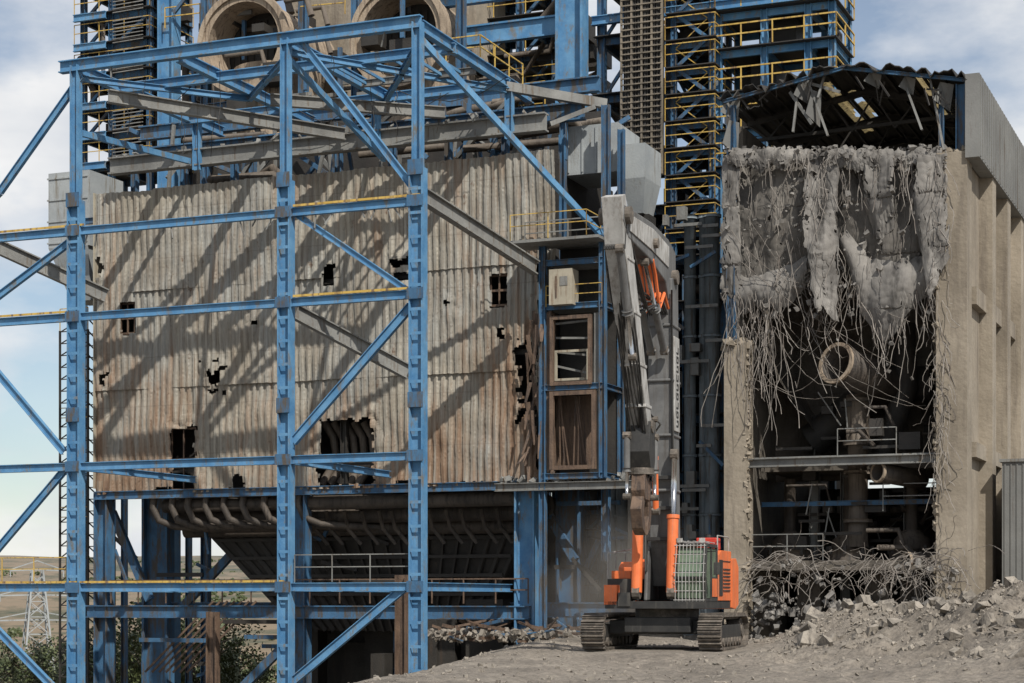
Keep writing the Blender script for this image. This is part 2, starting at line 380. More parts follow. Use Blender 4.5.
for k in range(5):
    a=U(aL,aR-4); a2=a+U(3,6); bb=U(2,BD); pts=[(a+(a2-a)*j/8,bb,ZT-.4-3.2*(j/8)*(1-j/8)*U(.8,1.1)) for j in range(9)]; cbw.tube(pts,.018,4)
fr.done()

# ---------------------------------------------------------------- boiler house
bh=Obj('boiler_house')
BW=10.0
aA=P(96,0,BW).x; aB=P(551,0,BW).x
zTop=P(330,172,BW).z; zBot=P(330,489,BW).z
holes=[]
def hole(u0,v0,u1,v1,n=.12):
    p0=P(u0,v0,BW); p1=P(u1,v1,BW); holes.append((p0.x,p1.z,p1.x,p0.z,n))
hole(121,303,135,334,.05); hole(324,266,335,285,.1); hole(397,260,409,279,.25); hole(491,275,508,306,.05)
hole(208,368,220,389,.35); hole(320,420,374,486,.12); hole(172,428,196,490,.12); hole(96,258,101,276)
hole(520,345,536,420,.35); hole(538,300,552,322,.3); hole(232,476,244,496,.2); hole(445,303,449,310,.2)
hole(255,323,259,327,.2);hole(499,331,502,336,.2);hole(100,374,106,386,.2)
cw=bh('corrugated_wall',CORR,solid=.02)
pitch=.36; prof=[(0,0),(.1,0),(.16,.075),(.28,.075)]
al=[]; a=aA
while a<aB:
    for x,y in prof: al.append((a+x,y))
    a+=pitch
tiers=[(zTop-4.9,zTop,-.10),(zTop-9.6,zTop-4.75,-.05),(zBot,zTop-9.45,0)]
for ti,(z0,z1,off) in enumerate(tiers):
    nr=int((z1-z0)/.1); vs=[]
    for j in range(nr+1):
        z=z0+(z1-z0)*j/nr
        for i,(a,y) in enumerate(al):
            pn=math.floor((a-aA)/1.08)
            w=.16*noise.noise(Vector((a*.35,z*.3,ti*7)))+.09*noise.noise(Vector((a*1.1,z*.9,2)))+.05*noise.noise(Vector((pn*5.3,ti*3,1)))
            zz=z
            if ti==0 and j==nr: zz=z+.12*noise.noise(Vector((pn*2.7,5,1)))
            fl=0
            for (x0,h0,x1,h1,n) in holes:
                if n>=.12:
                    dx=max(x0-a,a-x1,0); dz=max(h0-z,z-h1,0); d=math.hypot(dx,dz)
                    if d<.7: fl+=(.7-d)*.5*noise.noise(Vector((a*2.3,z*1.3,9)))
            if ti==2 and z<z0+.9: fl+=(z0+.9-z)*.5*max(0,noise.noise(Vector((pn*2.1,1,9))))
            if a>aB-1.2 and z<zTop-5: fl+=(a-aB+1.2)*.4*noise.noise(Vector((a*2,z*1.1,19)))
            vs.append((a+.03*noise.noise(Vector((a*9,z*9,3))),BW+off-y+w-abs(fl)*.8,zz+.03*noise.noise(Vector((a*9,z*9,13)))))
    fs=[]; n=len(al)
    for j in range(nr):
        for i in range(n-1):
            a=(al[i][0]+al[i+1][0])/2; z=z0+(z1-z0)*(j+.5)/nr
            pn=math.floor((a-aA)/1.08)
            cut=False
            for (x0,h0,x1,h1,nn) in holes:
                q=nn*2*noise.noise(Vector((a*2.5,z*2.5,4)))
                if x0-q<a<x1+q and h0-q<z<h1+q: cut=True;break
            if ti==2:
                bl=.45*noise.noise(Vector((pn*1.9,3,8)))+.2*noise.noise(Vector((a*3,3,8)))
                if z<zBot+max(0,bl)+.05: cut=True
            if a>aB-.7 and z<zTop-5 and noise.noise(Vector((a*2,z*.8,6)))>(.15-(a-aB+.7)*.5): cut=True
            if not cut: fs.append((j*n+i,j*n+i+1,(j+1)*n+i+1,(j+1)*n+i))
    cw.add(vs,fs)
sh=bh('dark_shell',DARKC)
D2=BW+8.5
sh.box((aA+.1,BW+.9,zTop-.35),(aB-.1,D2,zTop-.1))
sh.box((aA+.1,D2-.2,zBot+.2),(aB-.1,D2,zTop-.36))
sh.box((aA+.1,BW+.3,zBot+.25),(aA+.3,D2-.21,zTop-.36))
sh.box((aB-.3,BW+.3,zBot+.25),(aB-.1,D2-.21,zTop-.36))
sh.box((aA+.31,BW+.9,zBot+.1),(aB-.31,D2-.21,zBot+.24))
sh.box((aA+.31,BW+2.6,zBot+.25),(aB-.31,BW+2.8,zTop-.4))
gi=bh('wall_girts',DARK)
for z in (zBot+1.1,zBot+3.4,zBot+5.9,zTop-5,zTop-2.5,zTop-.5):
    gi.ib((aA+.3,BW+.35,z),(aB-.3,BW+.35,z),.15,.22)
a=aA+.5
while a<aB: gi.ibc((a,BW+.6,zBot+.26),(a,BW+.6,zTop-.4),.3,.3); a+=3.2
ed=bh('edge_flashing',CREAM)
ed.box((aA-.06,BW-.16,zBot+.3),(aA-.01,BW+.5,zTop+.05))
wf=bh('window_frames',RUST)
for (u0,v0,u1,v1) in ((121,303,135,334),(491,275,508,306),(172,428,196,490)):
    q0=P(u0,v1,BW+.2); q1=P(u1,v0,BW+.2)
    for z in (q0.z,q1.z,(q0.z+q1.z)/2): wf.rect((q0.x,BW+.2,z),(q1.x,BW+.2,z),.08,.1)
    for k in range(3): aa=q0.x+(q1.x-q0.x)*k/2; wf.rect((aa,BW+.2,q0.z),(aa,BW+.2,q1.z),.06,.08)
pp=bh('exposed_tubes',PIPE,smooth=True)
for k in range(5):
    q0=P(324+k*10,422,BW+.9); q1=P(322+k*9,484,BW+.9); mid=(q0+q1)/2+Vector((.55,.25,0))
    pp.tube([q0,(q0+mid)/2+Vector((.18,0,0)),mid,(q1+mid)/2+Vector((.14,0,0)),q1],.19,10)
tg=bh('roof_girder',GREY)
q0=P(108,166,9.2); q1=P(545,124,9.2); zz=q0.z
tg.ib((q0.x,9.4,zz),(q1.x,9.4,zz),.5,.8); 
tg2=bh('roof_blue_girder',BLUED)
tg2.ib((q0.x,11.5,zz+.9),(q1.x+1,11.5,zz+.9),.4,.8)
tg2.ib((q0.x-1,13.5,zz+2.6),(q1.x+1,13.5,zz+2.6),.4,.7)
for k in range(9):
    a=q0.x+(q1.x-q0.x)*k/8; tg2.ibc((a,11.5,zTop-.1),(a,11.5,zz+.45),.3,.3); tg.rect((a,9.8,zz),(a+1.5,11.4,zz+1),.15,.2)
for k in range(36):
    a=U(q0.x,q1.x); b0=U(11.5,17); m_=tg if R()<.5 else tg2
    m_.rect((a,b0,zTop),(a+U(-.6,.6),b0,zTop+U(1,4)),.15,.15)
    m_.rect((a,b0,zTop+U(.5,4)),(a+U(-3,3),b0+U(0,1),zTop+U(.5,4)),.15,.2)
for k in range(12):
    a=U(q0.x,q1.x-2); z=zTop+U(.5,3.8); l=U(2,6)
    pp.tube([(a,U(12,15),z),(a+l,13,z),(a+l+.5,13.4,z-.6)],U(.12,.35),10)
sh.box((q0.x+1,17.6,zTop),(q1.x,17.8,zTop+3.6))
for k in range(90):
    a=U(q0.x,q1.x); tg.chunk((a,U(9.2,10.2),zz+.42+U(0,.15)),U(.06,.25),.5)
ld=bh('left_duct',LGREY)
c0=P(78,180,14); 
def frustum(part,c1,s1,c2,s2):
    vs=[]
    for c,(sx,sy) in ((c1,s1),(c2,s2)):
        for dx,dy in ((-1,-1),(1,-1),(1,1),(-1,1)): vs.append((c[0]+dx*sx,c[1]+dy*sy,c[2]))
    part.add(vs,[(0,3,2,1),(4,5,6,7),(0,1,5,4),(1,2,6,5),(2,3,7,6),(3,0,4,7)])
zu=P(78,176,14).z; zm=P(78,262,14).z; zl=P(78,302,14).z
ld.box((c0.x-1.1,13,zm+.6),(c0.x+1.4,16,zu)); frustum(ld,(c0.x+.1,14.5,zm+.6),(1.2,1.5),(c0.x+.4,14.5,zl),(.6,.8))
for k in range(4): ld.box((c0.x-1.16,12.95,zm+.8+k*1.1),(c0.x+1.3,13,zm+.88+k*1.1))
tg2.ib((aA-2.6,12,P(78,222,12).z),(aA,12,P(78,222,12).z),.2,.3)
hb=bh('header_pipes',PIPED,smooth=True)
zA=P(330,503,BW+1).z
for (b_,dz,r_) in ((BW+.6,0,.34),(BW+1.6,-.55,.4),(BW+3,-.2,.45),(BW+2.2,-1.15,.35)):
    hb.tube([(aA+2.5+b_*.1,b_,zA+dz),(aB-1.2,b_,zA+dz)],r_,14)
for k in range(9):
    a=aA+3.2+k*1.0+U(-.1,.1)
    hb.tube([(a,BW+.3,zA+.7),(a,BW+.1,zA-.1),(a+.25,BW+.2,zA-.7),(a+.9,BW+.6,zA-1.0),(a+2.2,BW+1.2,zA-1.1),(a+4,BW+2.5,zA-1.15)],.17,8)
for k in range(13):
    a=aA+11.5+k*.85+U(-.15,.15)
    hb.tube([(a,BW+.8,zA-.4),(a+.05,BW+1.1,zA-1.2),(a+.35,BW+1.8,zA-1.9)],.1,8)
hp=bh('ash_hopper',DARK)
zt=P(380,520,BW+3).z; zb2=P(380,606,BW+3).z
x0=P(205,0,BW+3).x; x1=P(532,0,BW+3).x; y0,y1=BW+2.6,BW+7.5
X0,X1=P(290,0,BW+3).x,P(470,0,BW+3).x
hp.add([(x0,y0,zt),(x1,y0,zt),(x1,y1,zt),(x0,y1,zt),(X0,y0+1.6,zb2-1.2),(X1,y0+1.6,zb2-1.2),(X1,y1-1,zb2-1.2),(X0,y1-1,zb2-1.2)],[(0,1,2,3),(4,7,6,5),(0,4,5,1),(1,5,6,2),(2,6,7,3),(3,7,4,0)])
hr=bh('hopper_ribs',DARKC)
for k in range(22):
    t=k/21; pa=Vector((x0+(x1-x0)*t,y0-.06,zt)); pb=Vector((X0+(X1-X0)*t,y0+1.5,zb2-1.2)); hr.rect(pa,pb,.1,.22)
for k in range(6):
    t=k/6; hr.rect((x0+(X0-x0)*t,y0+1.55*t-.12,zt+(zb2-1.2-zt)*t),(x1+(X1-x1)*t,y0+1.55*t-.12,zt+(zb2-1.2-zt)*t),.14,.16)
for k in range(24):
    a=U(x0+2,x1); bb=U(BW+3,BW+8); hp.box((a,bb,GZ),(a+U(.6,2),bb+1,U(-1,1.8)))
hp.box((X0-1,D2-1,GZ),(x1+.5,D2-.8,zBot-.2))
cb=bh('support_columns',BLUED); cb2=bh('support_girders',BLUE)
for (u,b_,w) in ((527,BW+.2,.95),(158,BW+4,1.5),(104,BW+.3,.75),(300,BW+.3,.85),(570,BW+6.5,1.2),(404,BW+5,.8)):
    a=P(u,0,b_).x
    (cb if u not in (527,) else cb2).ibc((a,b_,GZ),(a,b_,zBot+.1),w,.7)
zg=P(300,612,BW).z
cb.ib((aA-.5,BW,zg),(aB-1,BW,zg),.35,.6)
cb.ib((aA-.5,BW+4.2,zg+.1),(aB+5,BW+4.2,zg+.1),.35,.7)
cb.ib((aA,BW-.05,zBot-.05),(aB+.3,BW-.05,zBot-.05),.3,.4)
rg=bh('support_railing',RUST); rail(rg,[(aA+1,BW-.2,zg+.4),(aB-1,BW-.2,zg+.4)],r=.03)
for (u1,v1,u2,v2,b_) in ((180,610,240,545,BW+4),(112,512,150,600,BW+2),(290,640,240,690,BW+1),(440,500,520,590,BW+6),(310,520,400,600,BW+7),(540,500,575,560,BW+6),(600,540,555,640,BW+7)):
    (cb).rect(P(u1,v1,b_),P(u2,v2,b_),.28,.4)
rp=bh('rusty_piers',RUST)
for u in (213,402): 
    a=P(u,0,5).x; rp.ibc((a,5,GZ),(a,5,P(u,612 if u==213 else 575,5).z),.5,.4)
for k in range(44):
    a=U(aA,aB); bb=U(BW+1,BW+8); z=U(-2,zBot-.5); m_=cb if R()<.4 else hr
    if k%2: m_.rect((a,bb,z),(a+U(-2,2),bb,z+U(-2,2)),.12,.16)
    else: m_.rect((a,bb,z),(a+U(1,5),bb,z),.15,.2)
for k in range(7):
    a=aA+1.5+k*.4; rp.rect((a,BW+2,zg-3),(a+3.6,BW+2.5,zg+.5),.06,.1)
bh.done()
# scrap heap under the boiler house edge
sc_=Obj('scrap_heap'); q=sc_('bent_steel',RUST); q2=sc_('blue_offcuts',BLUED); q3=sc_('rubble',ROCK)
for k in range(90):
    a=U(P(440,0,9).x,P(615,0,9).x); bb=U(6.5,12); z=U(-.2,.5); l=U(.4,2.2); an_=U(0,6.28)
    (q if k%3 else q2).rect((a,bb,z),(a+math.cos(an_)*l,bb+math.sin(an_)*l,z+U(-.1,.5)),U(.04,.14),U(.04,.14))
for k in range(500): q3.chunk((U(P(430,0,9).x,P(615,0,9).x),U(6,12),U(-.1,.25)),U(.04,.22))
sc_.done()

lt=Obj('ladder_tower'); q=lt('stringers',DARK); 
x0=P(60,0,12).x; x1=P(88,0,12).x; z0=GZ; z1=P(75,330,12).z
for a in (x0,x1):
    for b_ in (12,13.2): q.rect((a,b_,z0),(a,b_,z1),.09,.09)
z=z0
while z<z1:
    q.box((x0,12,z),(x1,12.04,z+.05)); q.box((x0,13.2,z),(x1,13.24,z+.05)); q.rect((x0,12,z),(x0,13.2,z+.6),.05,.05); q.rect((x1,12,z+.6),(x1,13.2,z),.05,.05)
    z+=.6
ca=(x0+x1)/2
for s_ in (-.25,.25): q.rect((ca+s_,11.9,z0),(ca+s_,11.9,z1+.5),.05,.05)
z=z0
while z<z1: q.rect((ca-.25,11.9,z),(ca+.25,11.9,z),.04,.04); z+=.3
y=lt('handrail',YEL)
for k in range(3): rail(y,[(x0,12,z1-k*5),(x1,12,z1-k*5)],r=.02,post=.7)
lt.done()

# ---------------------------------------------------------------- annex
an=Obj('boiler_annex')
fb=an('frame',BLUED); tn=an('panels',CREAM); ru=an('rusty_openings',RUST); dk=an('interior',DARK); lg=an('gas_duct',LGREY); yr=an('handrails',YEL); gy=an('trim',GREY)
b0=9.0; a0=P(543,0,b0).x; a1=P(603,0,b0).x
Z=lambda v: P(570,v,b0).z
dk.box((a0+.1,b0+1.8,Z(476)),(a1-.1,b0+2,Z(240)))
for a in (a0,a1): fb.ibc((a,b0,GZ if a==a0 else Z(478)),(a,b0,Z(240)),.28,.3)
for a in (a0,a1): fb.ibc((a,b0+2.4,Z(478)),(a,b0+2.4,Z(120)),.28,.3)
for v in (476,387,306,262,240): fb.ib((a0,b0,Z(v)),(a1,b0,Z(v)),.2,.26); fb.ib((a1,b0,Z(v)),(a1,b0+2.4,Z(v)),.2,.26); gy.box((a0+.1,b0+.1,Z(v)-.05),(a1-.1,b0+1.8,Z(v)+.03))
def frame_open(u0,v0,u1,v1,part,w=.16,b_=b0-.1):
    p0=P(u0,v1,b_); p1=P(u1,v0,b_)
    for z in (p0.z,p1.z): part.rect((p0.x-w/2,b_,z),(p1.x+w/2,b_,z),w,w)
    for a in (p0.x,p1.x): part.rect((a,b_+.003,p0.z+w/2),(a,b_+.003,p1.z-w/2),w,w)
frame_open(552,316,590,384,ru,.16); frame_open(552,392,594,468,ru,.18); frame_open(556,350,588,380,tn,.1,b0+.4)
p0=P(594,470,b0+.05); p1=P(605,312,b0+.05); gy.box((p0.x,b0+.05,p0.z),(p1.x,b0+.12,p1.z))
p0=P(544,470,b0+.05); p1=P(551,312,b0+.05); ru.box((p0.x,b0+.05,p0.z),(p1.x,b0+.12,p1.z))
for k in range(9): ru.rect(P(556+k*4.4,468,b0+.6),P(556+k*4.4+U(-12,12),396,b0+.7),.05,.05)
for k in range(4): gy.rect(P(556,324+k*14,b0+.6),P(590,326+k*14+U(-9,9),b0+.7),.07,.09)
ru.box(tuple(P(556,466,b0+1.5)),(P(592,0,b0+1.5).x,b0+1.6,P(570,396,b0+1.5).z))
p0=P(549,305,b0-.5); p1=P(572,268,b0-.5); tn.box((p0.x,b0-.5,p0.z),(p1.x,b0+.3,p1.z)); ru.box((p0.x+.3,b0-.53,p0.z+.3),(p0.x+.36,b0-.5,p1.z-.3)); gy.box((p0.x+.5,b0-.52,p0.z+.8),(p0.x+.85,b0-.5,p0.z+1.2))
zp=P(560,238,b0-1).z
gy.box((P(512,0,b0-1).x,b0-1.2,zp-.12),(P(600,0,b0-1).x,b0+.6,zp))
rail(yr,[(P(512,0,b0-1).x,b0-1.2,zp),(P(588,0,b0-1).x,b0-1.2,zp),(P(588,0,b0-1).x,b0+.6,zp)],r=.018)
rail(gy,[(P(512,0,b0-1).x,b0+.5,zp),(P(600,0,b0-1).x,b0+.5,zp)],r=.025)
rail(yr,[(a0+.2,b0-.15,Z(306)),(a1,b0-.15,Z(306))],r=.015,h=.9)
p0=P(562,176,12); p1=P(618,122,12); lg.box((p0.x,12,p0.z),(p1.x,15,p1.z))
for k in range(4): lg.box((p0.x+.3+k*.65,11.94,p0.z+.1),(p0.x+.36+k*.65,12,p1.z-.1))
p2=P(612,200,12.5); p3=P(645,150,12.5); lg.box((p1.x+.02,12.5,p2.z+.9),(p3.x,14.8,p1.z-.9)); frustum(lg,((p1.x+p3.x)/2,13.6,p2.z+.9),((p3.x-p1.x)/2,1.1),((p1.x+p3.x)/2,13.6,p2.z-.6),((p3.x-p1.x)/2*.6,.7))
dk.box(((p1.x+p3.x)/2-.5,13.2,0),((p1.x+p3.x)/2+.5,14.2,p2.z-.6))
fb.ibc((P(606,0,11).x,11,Z(560)),(P(606,0,11).x,11,P(606,105,11).z),.35,.3)
st=an('torn_sheets',RUST,solid=.02)
for k in range(60):
    a=U(a0-1.0,a0+.25); z=U(Z(470),Z(300)); l=U(.4,1.8); w=U(.06,.26); bb=b0+U(0,.9)
    c=U(-.3,.3); d=U(-.4,.4)
    st.add([(a,bb,z),(a+w,bb,z),(a+w*.8+c*.5,bb+d*.5,z-l*.5),(a+c*.4,bb+d*.6,z-l*.5),(a+w*.5+c,bb+d,z-l),(a+c,bb+d,z-l)],[(0,1,2,3),(3,2,4,5)])
for k in range(90): gy.chunk((U(a0-2,a1+1.5),U(b0,b0+1.2),Z(480)+U(-.1,.2)),U(.05,.25))
gy.ib((a0-2.2,b0-.1,Z(486)),(a1+2,b0-.1,Z(486)),.3,.35)
pr=an('vertical_pipes',BGREY,smooth=True)
for u,r_ in ((612,.2),(622,.3),(690,.28),(703,.18),(712,.35)):
    a=P(u,0,15).x; pr.tube([(a,15,GZ),(a,15,P(u,215,15).z)],r_,12)
    z=0
    while z<P(u,215,15).z: pr.tube([(a,15,z),(a,15,z+.12)],r_*1.25,12); z+=2.7
for k in range(60):
    u=U(612,712); c=P(u,U(215,560),14.3); j=k%3
    if j==0: gy.rect(c,c+Vector((U(.6,1.8),0,0)),.1,.14)
    elif j==1: gy.box(tuple(c),(c.x+U(.2,.6),c.y+.4,c.z+U(.3,.9)))
    else: fb.rect(c,c+Vector((U(-1.2,1.2),0,U(-1.2,1.2))),.1,.14)
an.done()

# ---------------------------------------------------------------- back tower
def bay(part,aa,bb,zs,rails=True,w=.35,br=.5,yel=None,grey=None,rr=.028):
    for a in aa:
        for b_ in bb: part.ibc((a,b_,GZ),(a,b_,zs[-1]+1.5),w,w)
    for z in zs:
        for b_ in bb:
            for i in range(len(aa)-1): part.ib((aa[i]+w/2,b_,z),(aa[i+1]-w/2,b_,z),.18,.34)
        for a in aa:
            for j in range(len(bb)-1): part.ib((a,bb[j]+w/2,z),(a,bb[j+1]-w/2,z),.18,.34)
        grey.box((aa[0]-.3,bb[0]-.5,z+.18),(aa[-1]+.3,bb[-1],z+.23))
        if rails and yel:
            rail(yel,[(aa[0]-.3,bb[0]-.5,z+.23),(aa[-1]+.3,bb[0]-.5,z+.23),(aa[-1]+.3,bb[-1],z+.23)],r=rr)
    for i in range(len(aa)-1):
        for k in range(len(zs)-1):
            if R()<br: part.rect((aa[i],bb[0]+.05,zs[k]),(aa[i+1],bb[0]+.05,zs[k+1]),.14,.16)
            if R()<br*.7: part.rect((aa[i],bb[-1],zs[k+1]),(aa[i+1],bb[-1],zs[k]),.14,.16)
tw=Obj('steel_tower'); bl=tw('steelwork',BLUE); bd=tw('dirty_steelwork',BLUED); ye=tw('handrails',YEL); gr=tw('decks',GREY); dk=tw('equipment',DARKC); pi=tw('pipes',PIPE,smooth=True)
TB=22.0
A=lambda u,b=TB: P(u,0,b).x
ZV=lambda v,u=700,b=TB: P(u,v,b).z
bl.ibc((A(576),TB-.6,GZ),(A(576),TB-.6,ZV(-40)),1.45,.9)
bl.ib((A(440),TB,ZV(30,520)),(A(562),TB,ZV(30,520)),.4,1.0)
bl.ib((A(440),TB,ZV(-8,520)),(A(562),TB,ZV(-8,520)),.4,.6)
bl.ib((A(592),TB,ZV(18,620)),(A(845),TB,ZV(18,620)),.3,.45)
zs=[ZV(260-27*k) for k in range(12)]
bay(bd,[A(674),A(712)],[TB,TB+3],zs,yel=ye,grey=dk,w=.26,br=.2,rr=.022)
for k in range(len(zs)-1):
    a0_,a1_=(A(677),A(708)) if k%2 else (A(708),A(677))
    for bb in (TB-.15,TB+.75):
        bd.rect((a0_,bb,zs[k]+.25),(a1_,bb,zs[k+1]+.2),.05,.18)
        ye.rect((a0_,bb,zs[k]+1.2),(a1_,bb,zs[k+1]+1.15),.045,.045)
    for j in range(8):
        t=(j+.5)/8; dk.box((a0_+(a1_-a0_)*t-.12,TB-.15,zs[k]+.25+(zs[k+1]-zs[k])*t-.02),(a0_+(a1_-a0_)*t+.12,TB+.75,zs[k]+.25+(zs[k+1]-zs[k])*t+.02))
zs2=[ZV(165,780),ZV(128,780),ZV(90,780),ZV(46,780),ZV(8,780),ZV(-32,780)]
bay(bl,[A(716),A(762),A(806),A(830)],[TB+.5,TB+4],zs2,yel=ye,grey=dk,w=.32,br=.35,rr=.034)
zs3=[ZV(330-58*k,610) for k in range(7)]
bay(bd,[A(600),A(640),A(668)],[TB+.3,TB+5],zs3,yel=None,rails=False,grey=dk,w=.4,br=.6)
zs4=[ZV(590-55*k,650) for k in range(6)]
bay(bd,[A(598),A(650),A(700),A(735)],[TB-2,TB+4],zs4,yel=ye,grey=dk,rails=False,w=.45,br=.5)
for k in range(50):
    a=U(A(590),A(730)); bb=U(TB,TB+4); z=U(0,ZV(200)); 
    if k%3==0: dk.box((a,bb,z),(a+U(.5,2.2),bb+U(.5,2),z+U(.6,2.5)))
    elif k%3==1: pi.tube([(a,bb,z),(a+U(1,3),bb,z),(a+3,bb,z+U(-2,2))],U(.1,.35),10)
    else: bd.rect((a,bb,z),(a+U(-2.5,2.5),bb,z+U(-2,2)),.15,.2)
dk.box((A(560,TB+5),TB+5.2,GZ),(A(745,TB+5),TB+5.4,ZV(215)))
rk=tw('cable_racks',RACK)
zr0,zr1=ZV(175),ZV(-40)
for u in (628,638,648,658,668):
    rk.rect((A(u),TB-1,zr0),(A(u),TB-1,zr1),.1,.1)
z=zr0
while z<zr1:
    rk.box((A(628),TB-1.08,z),(A(668),TB-1.02,z+.06)); z+=.3
cb_=tw('cables',DARK)
for k in range(16):
    a=A(629)+(A(667)-A(629))*k/15+U(-.04,.04); cb_.tube([(a,TB-.95,zr0),(a+U(-.1,.1),TB-.95,(zr0+zr1)/2),(a,TB-.95,zr1)],U(.03,.05),5)
cb_.box((A(628),TB-.7,zr0),(A(668),TB-.65,zr1))
zs5=[ZV(135-37*k,500,TB+4) for k in range(6)]
bay(bd,[A(440,TB+4),A(480,TB+4),A(520,TB+4),A(556,TB+4)],[TB+4,TB+8],zs5,yel=ye,grey=dk,rails=True,w=.35,br=.7,rr=.024)
for k in range(40):
    a=U(A(440),A(560)); bb=U(TB+1,TB+6); z=U(ZV(150),ZV(-20)); 
    if k%2: dk.box((a,bb,z),(a+U(.5,2),bb+U(.5,2),z+U(.4,1.6)))
    else: pi.tube([(a,bb,z),(a+U(1,3),bb,z),(a+3,bb,z+U(-2,2))],U(.1,.3),10)
for k in range(46):
    a=U(A(600),A(820)); bb=U(TB+1,TB+5); z=U(ZV(150),ZV(-20)); 
    if k%2: dk.box((a,bb,z),(a+U(.4,1.0),bb+U(.5,1),z+U(.4,1.2)))
    else: pi.tube([(a,bb,z),(a+U(.4,.9),bb,z),(a+.9,bb,z+U(-1,1))],U(.06,.2),8)
for k in range(5):
    a=A(720+k*20); z=zs2[1+k%4]+.3; dk.box((a,TB+2,z),(a+1.3,TB+4,z+1.6))
tw.done()

lw=Obj('stair_tower'); bl=lw('steelwork',BLUE); bd=lw('dirty_steelwork',BLUED); ye=lw('handrails',YEL); gr=lw('decks',GREY); dk=lw('equipment',DARKC); pi=lw('pipes',PIPE,smooth=True)
zs=[P(130,165-30*k,TB).z for k in range(7)]
bay(bd,[A(84),A(112),A(150)],[TB,TB+4],zs,yel=ye,grey=dk,w=.3,br=.8,rr=.02)
bl.ibc((A(174),TB-.5,GZ),(A(174),TB-.5,zs[-1]+3),1.0,.8)
for k in range(7):
    bl.ib((A(80),TB-.6,zs[k]),(A(112),TB-.6,zs[k]),.2,.4)
    z=zs[k]
    for j in range(7): gr.rect((A(120),TB-.7,z+j*.2),(A(150),TB-.7,z+j*.2+.05),.05,.05)
for k in range(60):
    a=U(A(84),A(190)); bb=U(TB,TB+4); z=U(zs[0],zs[-1])
    if k%2: dk.box((a,bb,z),(a+U(.4,1.2),bb+U(.5,1),z+U(.4,1.4)))
    else: pi.tube([(a,bb,z),(a,bb,z+U(1,3)),(a+U(-1,1),bb,z+3.3)],U(.06,.22),8)
lw.done()

cy=Obj('gas_duct'); t_=cy('refractory_shell',TAN); dk=cy('dark_infill',DARK); bl=cy('supports',BLUED); cc=cy('concrete_core',CONC); gr=cy('clutter',GREY); pi=cy('pipes',PIPE,smooth=True); ye=cy('handrails',YEL)
for u,v in ((243,42),(398,34)):
    c=P(u,v,20); t_.ring((c.x,20,c.z),(0,1,0),2.15,2.5,2.2,40); t_.ring((c.x,19.85,c.z),(0,1,0),2.45,2.75,.3,40)
    t_.ring((c.x,22.2,c.z),(0,1,0),2.3,2.5,5,40); dk.ring((c.x,22.3,c.z),(0,1,0),.01,2.2,.1,40)  # dark disc across the bore paints in the shade inside the duct
    t_.ring((c.x+.4,23,c.z-5.5),(0,0,1),2.1,2.4,4.6,36)
    for k in range(10): dk.rect((c.x-1.9+k*.42,22.2,c.z-1.8),(c.x-1.9+k*.42,22.2,c.z+1.8),.05,.05)
    for dx in (-2.9,3.1): bl.ibc((c.x+dx,21,GZ),(c.x+dx,21,c.z+5),.45,.4)
    bl.ib((c.x-3,20.8,c.z-3.1),(c.x+3,20.8,c.z-3.1),.3,.5)
q0=P(438,0,24); q1=P(476,0,24); cc.box((q0.x,24,GZ),(q1.x,28,P(450,-40,24).z))
q0=P(290,0,26); q1=P(345,0,26); cc.box((q0.x,26,GZ),(q1.x,29,P(300,-40,26).z))
for k in range(110):
    u=U(180,470); v=U(-10,170); c=P(u,v,U(19,25)); l=U(.5,2.6)
    j=k%5
    if j==0: gr.rect(c,c+Vector((l,0,0)),.14,.2)
    elif j==1: bl.rect(c,c+Vector((U(-1,1)*l,0,U(-1,1)*l)),.14,.18)
    elif j==2: pi.tube([c,c+Vector((l,0,0)),c+Vector((l+.3,0,-1))],U(.06,.25),8)
    elif j==3: bl.rect(c,c+Vector((0,0,l)),.2,.2)
    else: dk.box(tuple(c),(c.x+U(.4,1.6),c.y+1,c.z+U(.3,1.4)))
dk.box((A(186,29),29.2,zTop),(A(480,29),29.4,P(300,40,29).z))
rail(ye,[tuple(P(165,28,21)),tuple(P(200,24,21))]); rail(ye,[tuple(P(300,18,21)),tuple(P(345,14,21))]); rail(ye,[tuple(P(480,112,17)),tuple(P(545,104,17))])
cy.done()

# ---------------------------------------------------------------- right concrete building
rbld=Obj('bunker_building')
B0=8.0
cn=rbld('concrete_frame',CONC); ci=rbld('inner_walls',CONCD); cl=rbld('metal_cladding',CLAD); rf=rbld('roof_sheets',DARK,solid=.04); tr=rbld('translucent_sheets',TRANSL); ts=rbld('roof_trusses',DARKC); gy=rbld('floor_beams',GREY)
dk=rbld('machinery',DARKC); pi=rbld('pipes',PIPED,smooth=True); bl=rbld('blue_steel',BLUED)
aL_=P(724,0,B0).x; aLi=P(746,0,B0).x; aRi=P(936,0,B0).x; aR_=P(967,0,B0).x
zt=P(950,152,B0).z; zb=-1
ZR=lambda v,u=840,b=B0: P(u,v,b).z
B1=B0+26
cn.box((aL_,B0,zb),(aLi,B0+1.1,ZR(345,735)))
cn.box((aRi,B0,zb),(aR_,B0+1.2,zt))
for k in range(190):
    z=U(0,zt); cn.chunk((aRi+U(-.08,.08),B0+U(0,.8),z),U(.05,.22))
    z=U(0,ZR(345)); cn.chunk((aLi+U(-.08,.05),B0+U(0,.6),z),U(.05,.16))
for k in range(30): cn.chunk((U(aL_,aLi),B0+U(0,1),ZR(345,735)+U(-.1,.2)),U(.1,.35)); cn.chunk((U(aRi,aR_),B0+U(0,1),zt+U(-.1,.15)),U(.08,.25))
zc=PA(968,152,aR_).z
cn.box((aR_-.5,B0+1.21,zb),(aR_-.12,B1,zc-.2))
bb=B0+1.3+2.6
while bb<B1:
    cn.box((aR_-.12,bb,zb),(aR_+.42,bb+1.0,zc-.25)); bb+=4.4
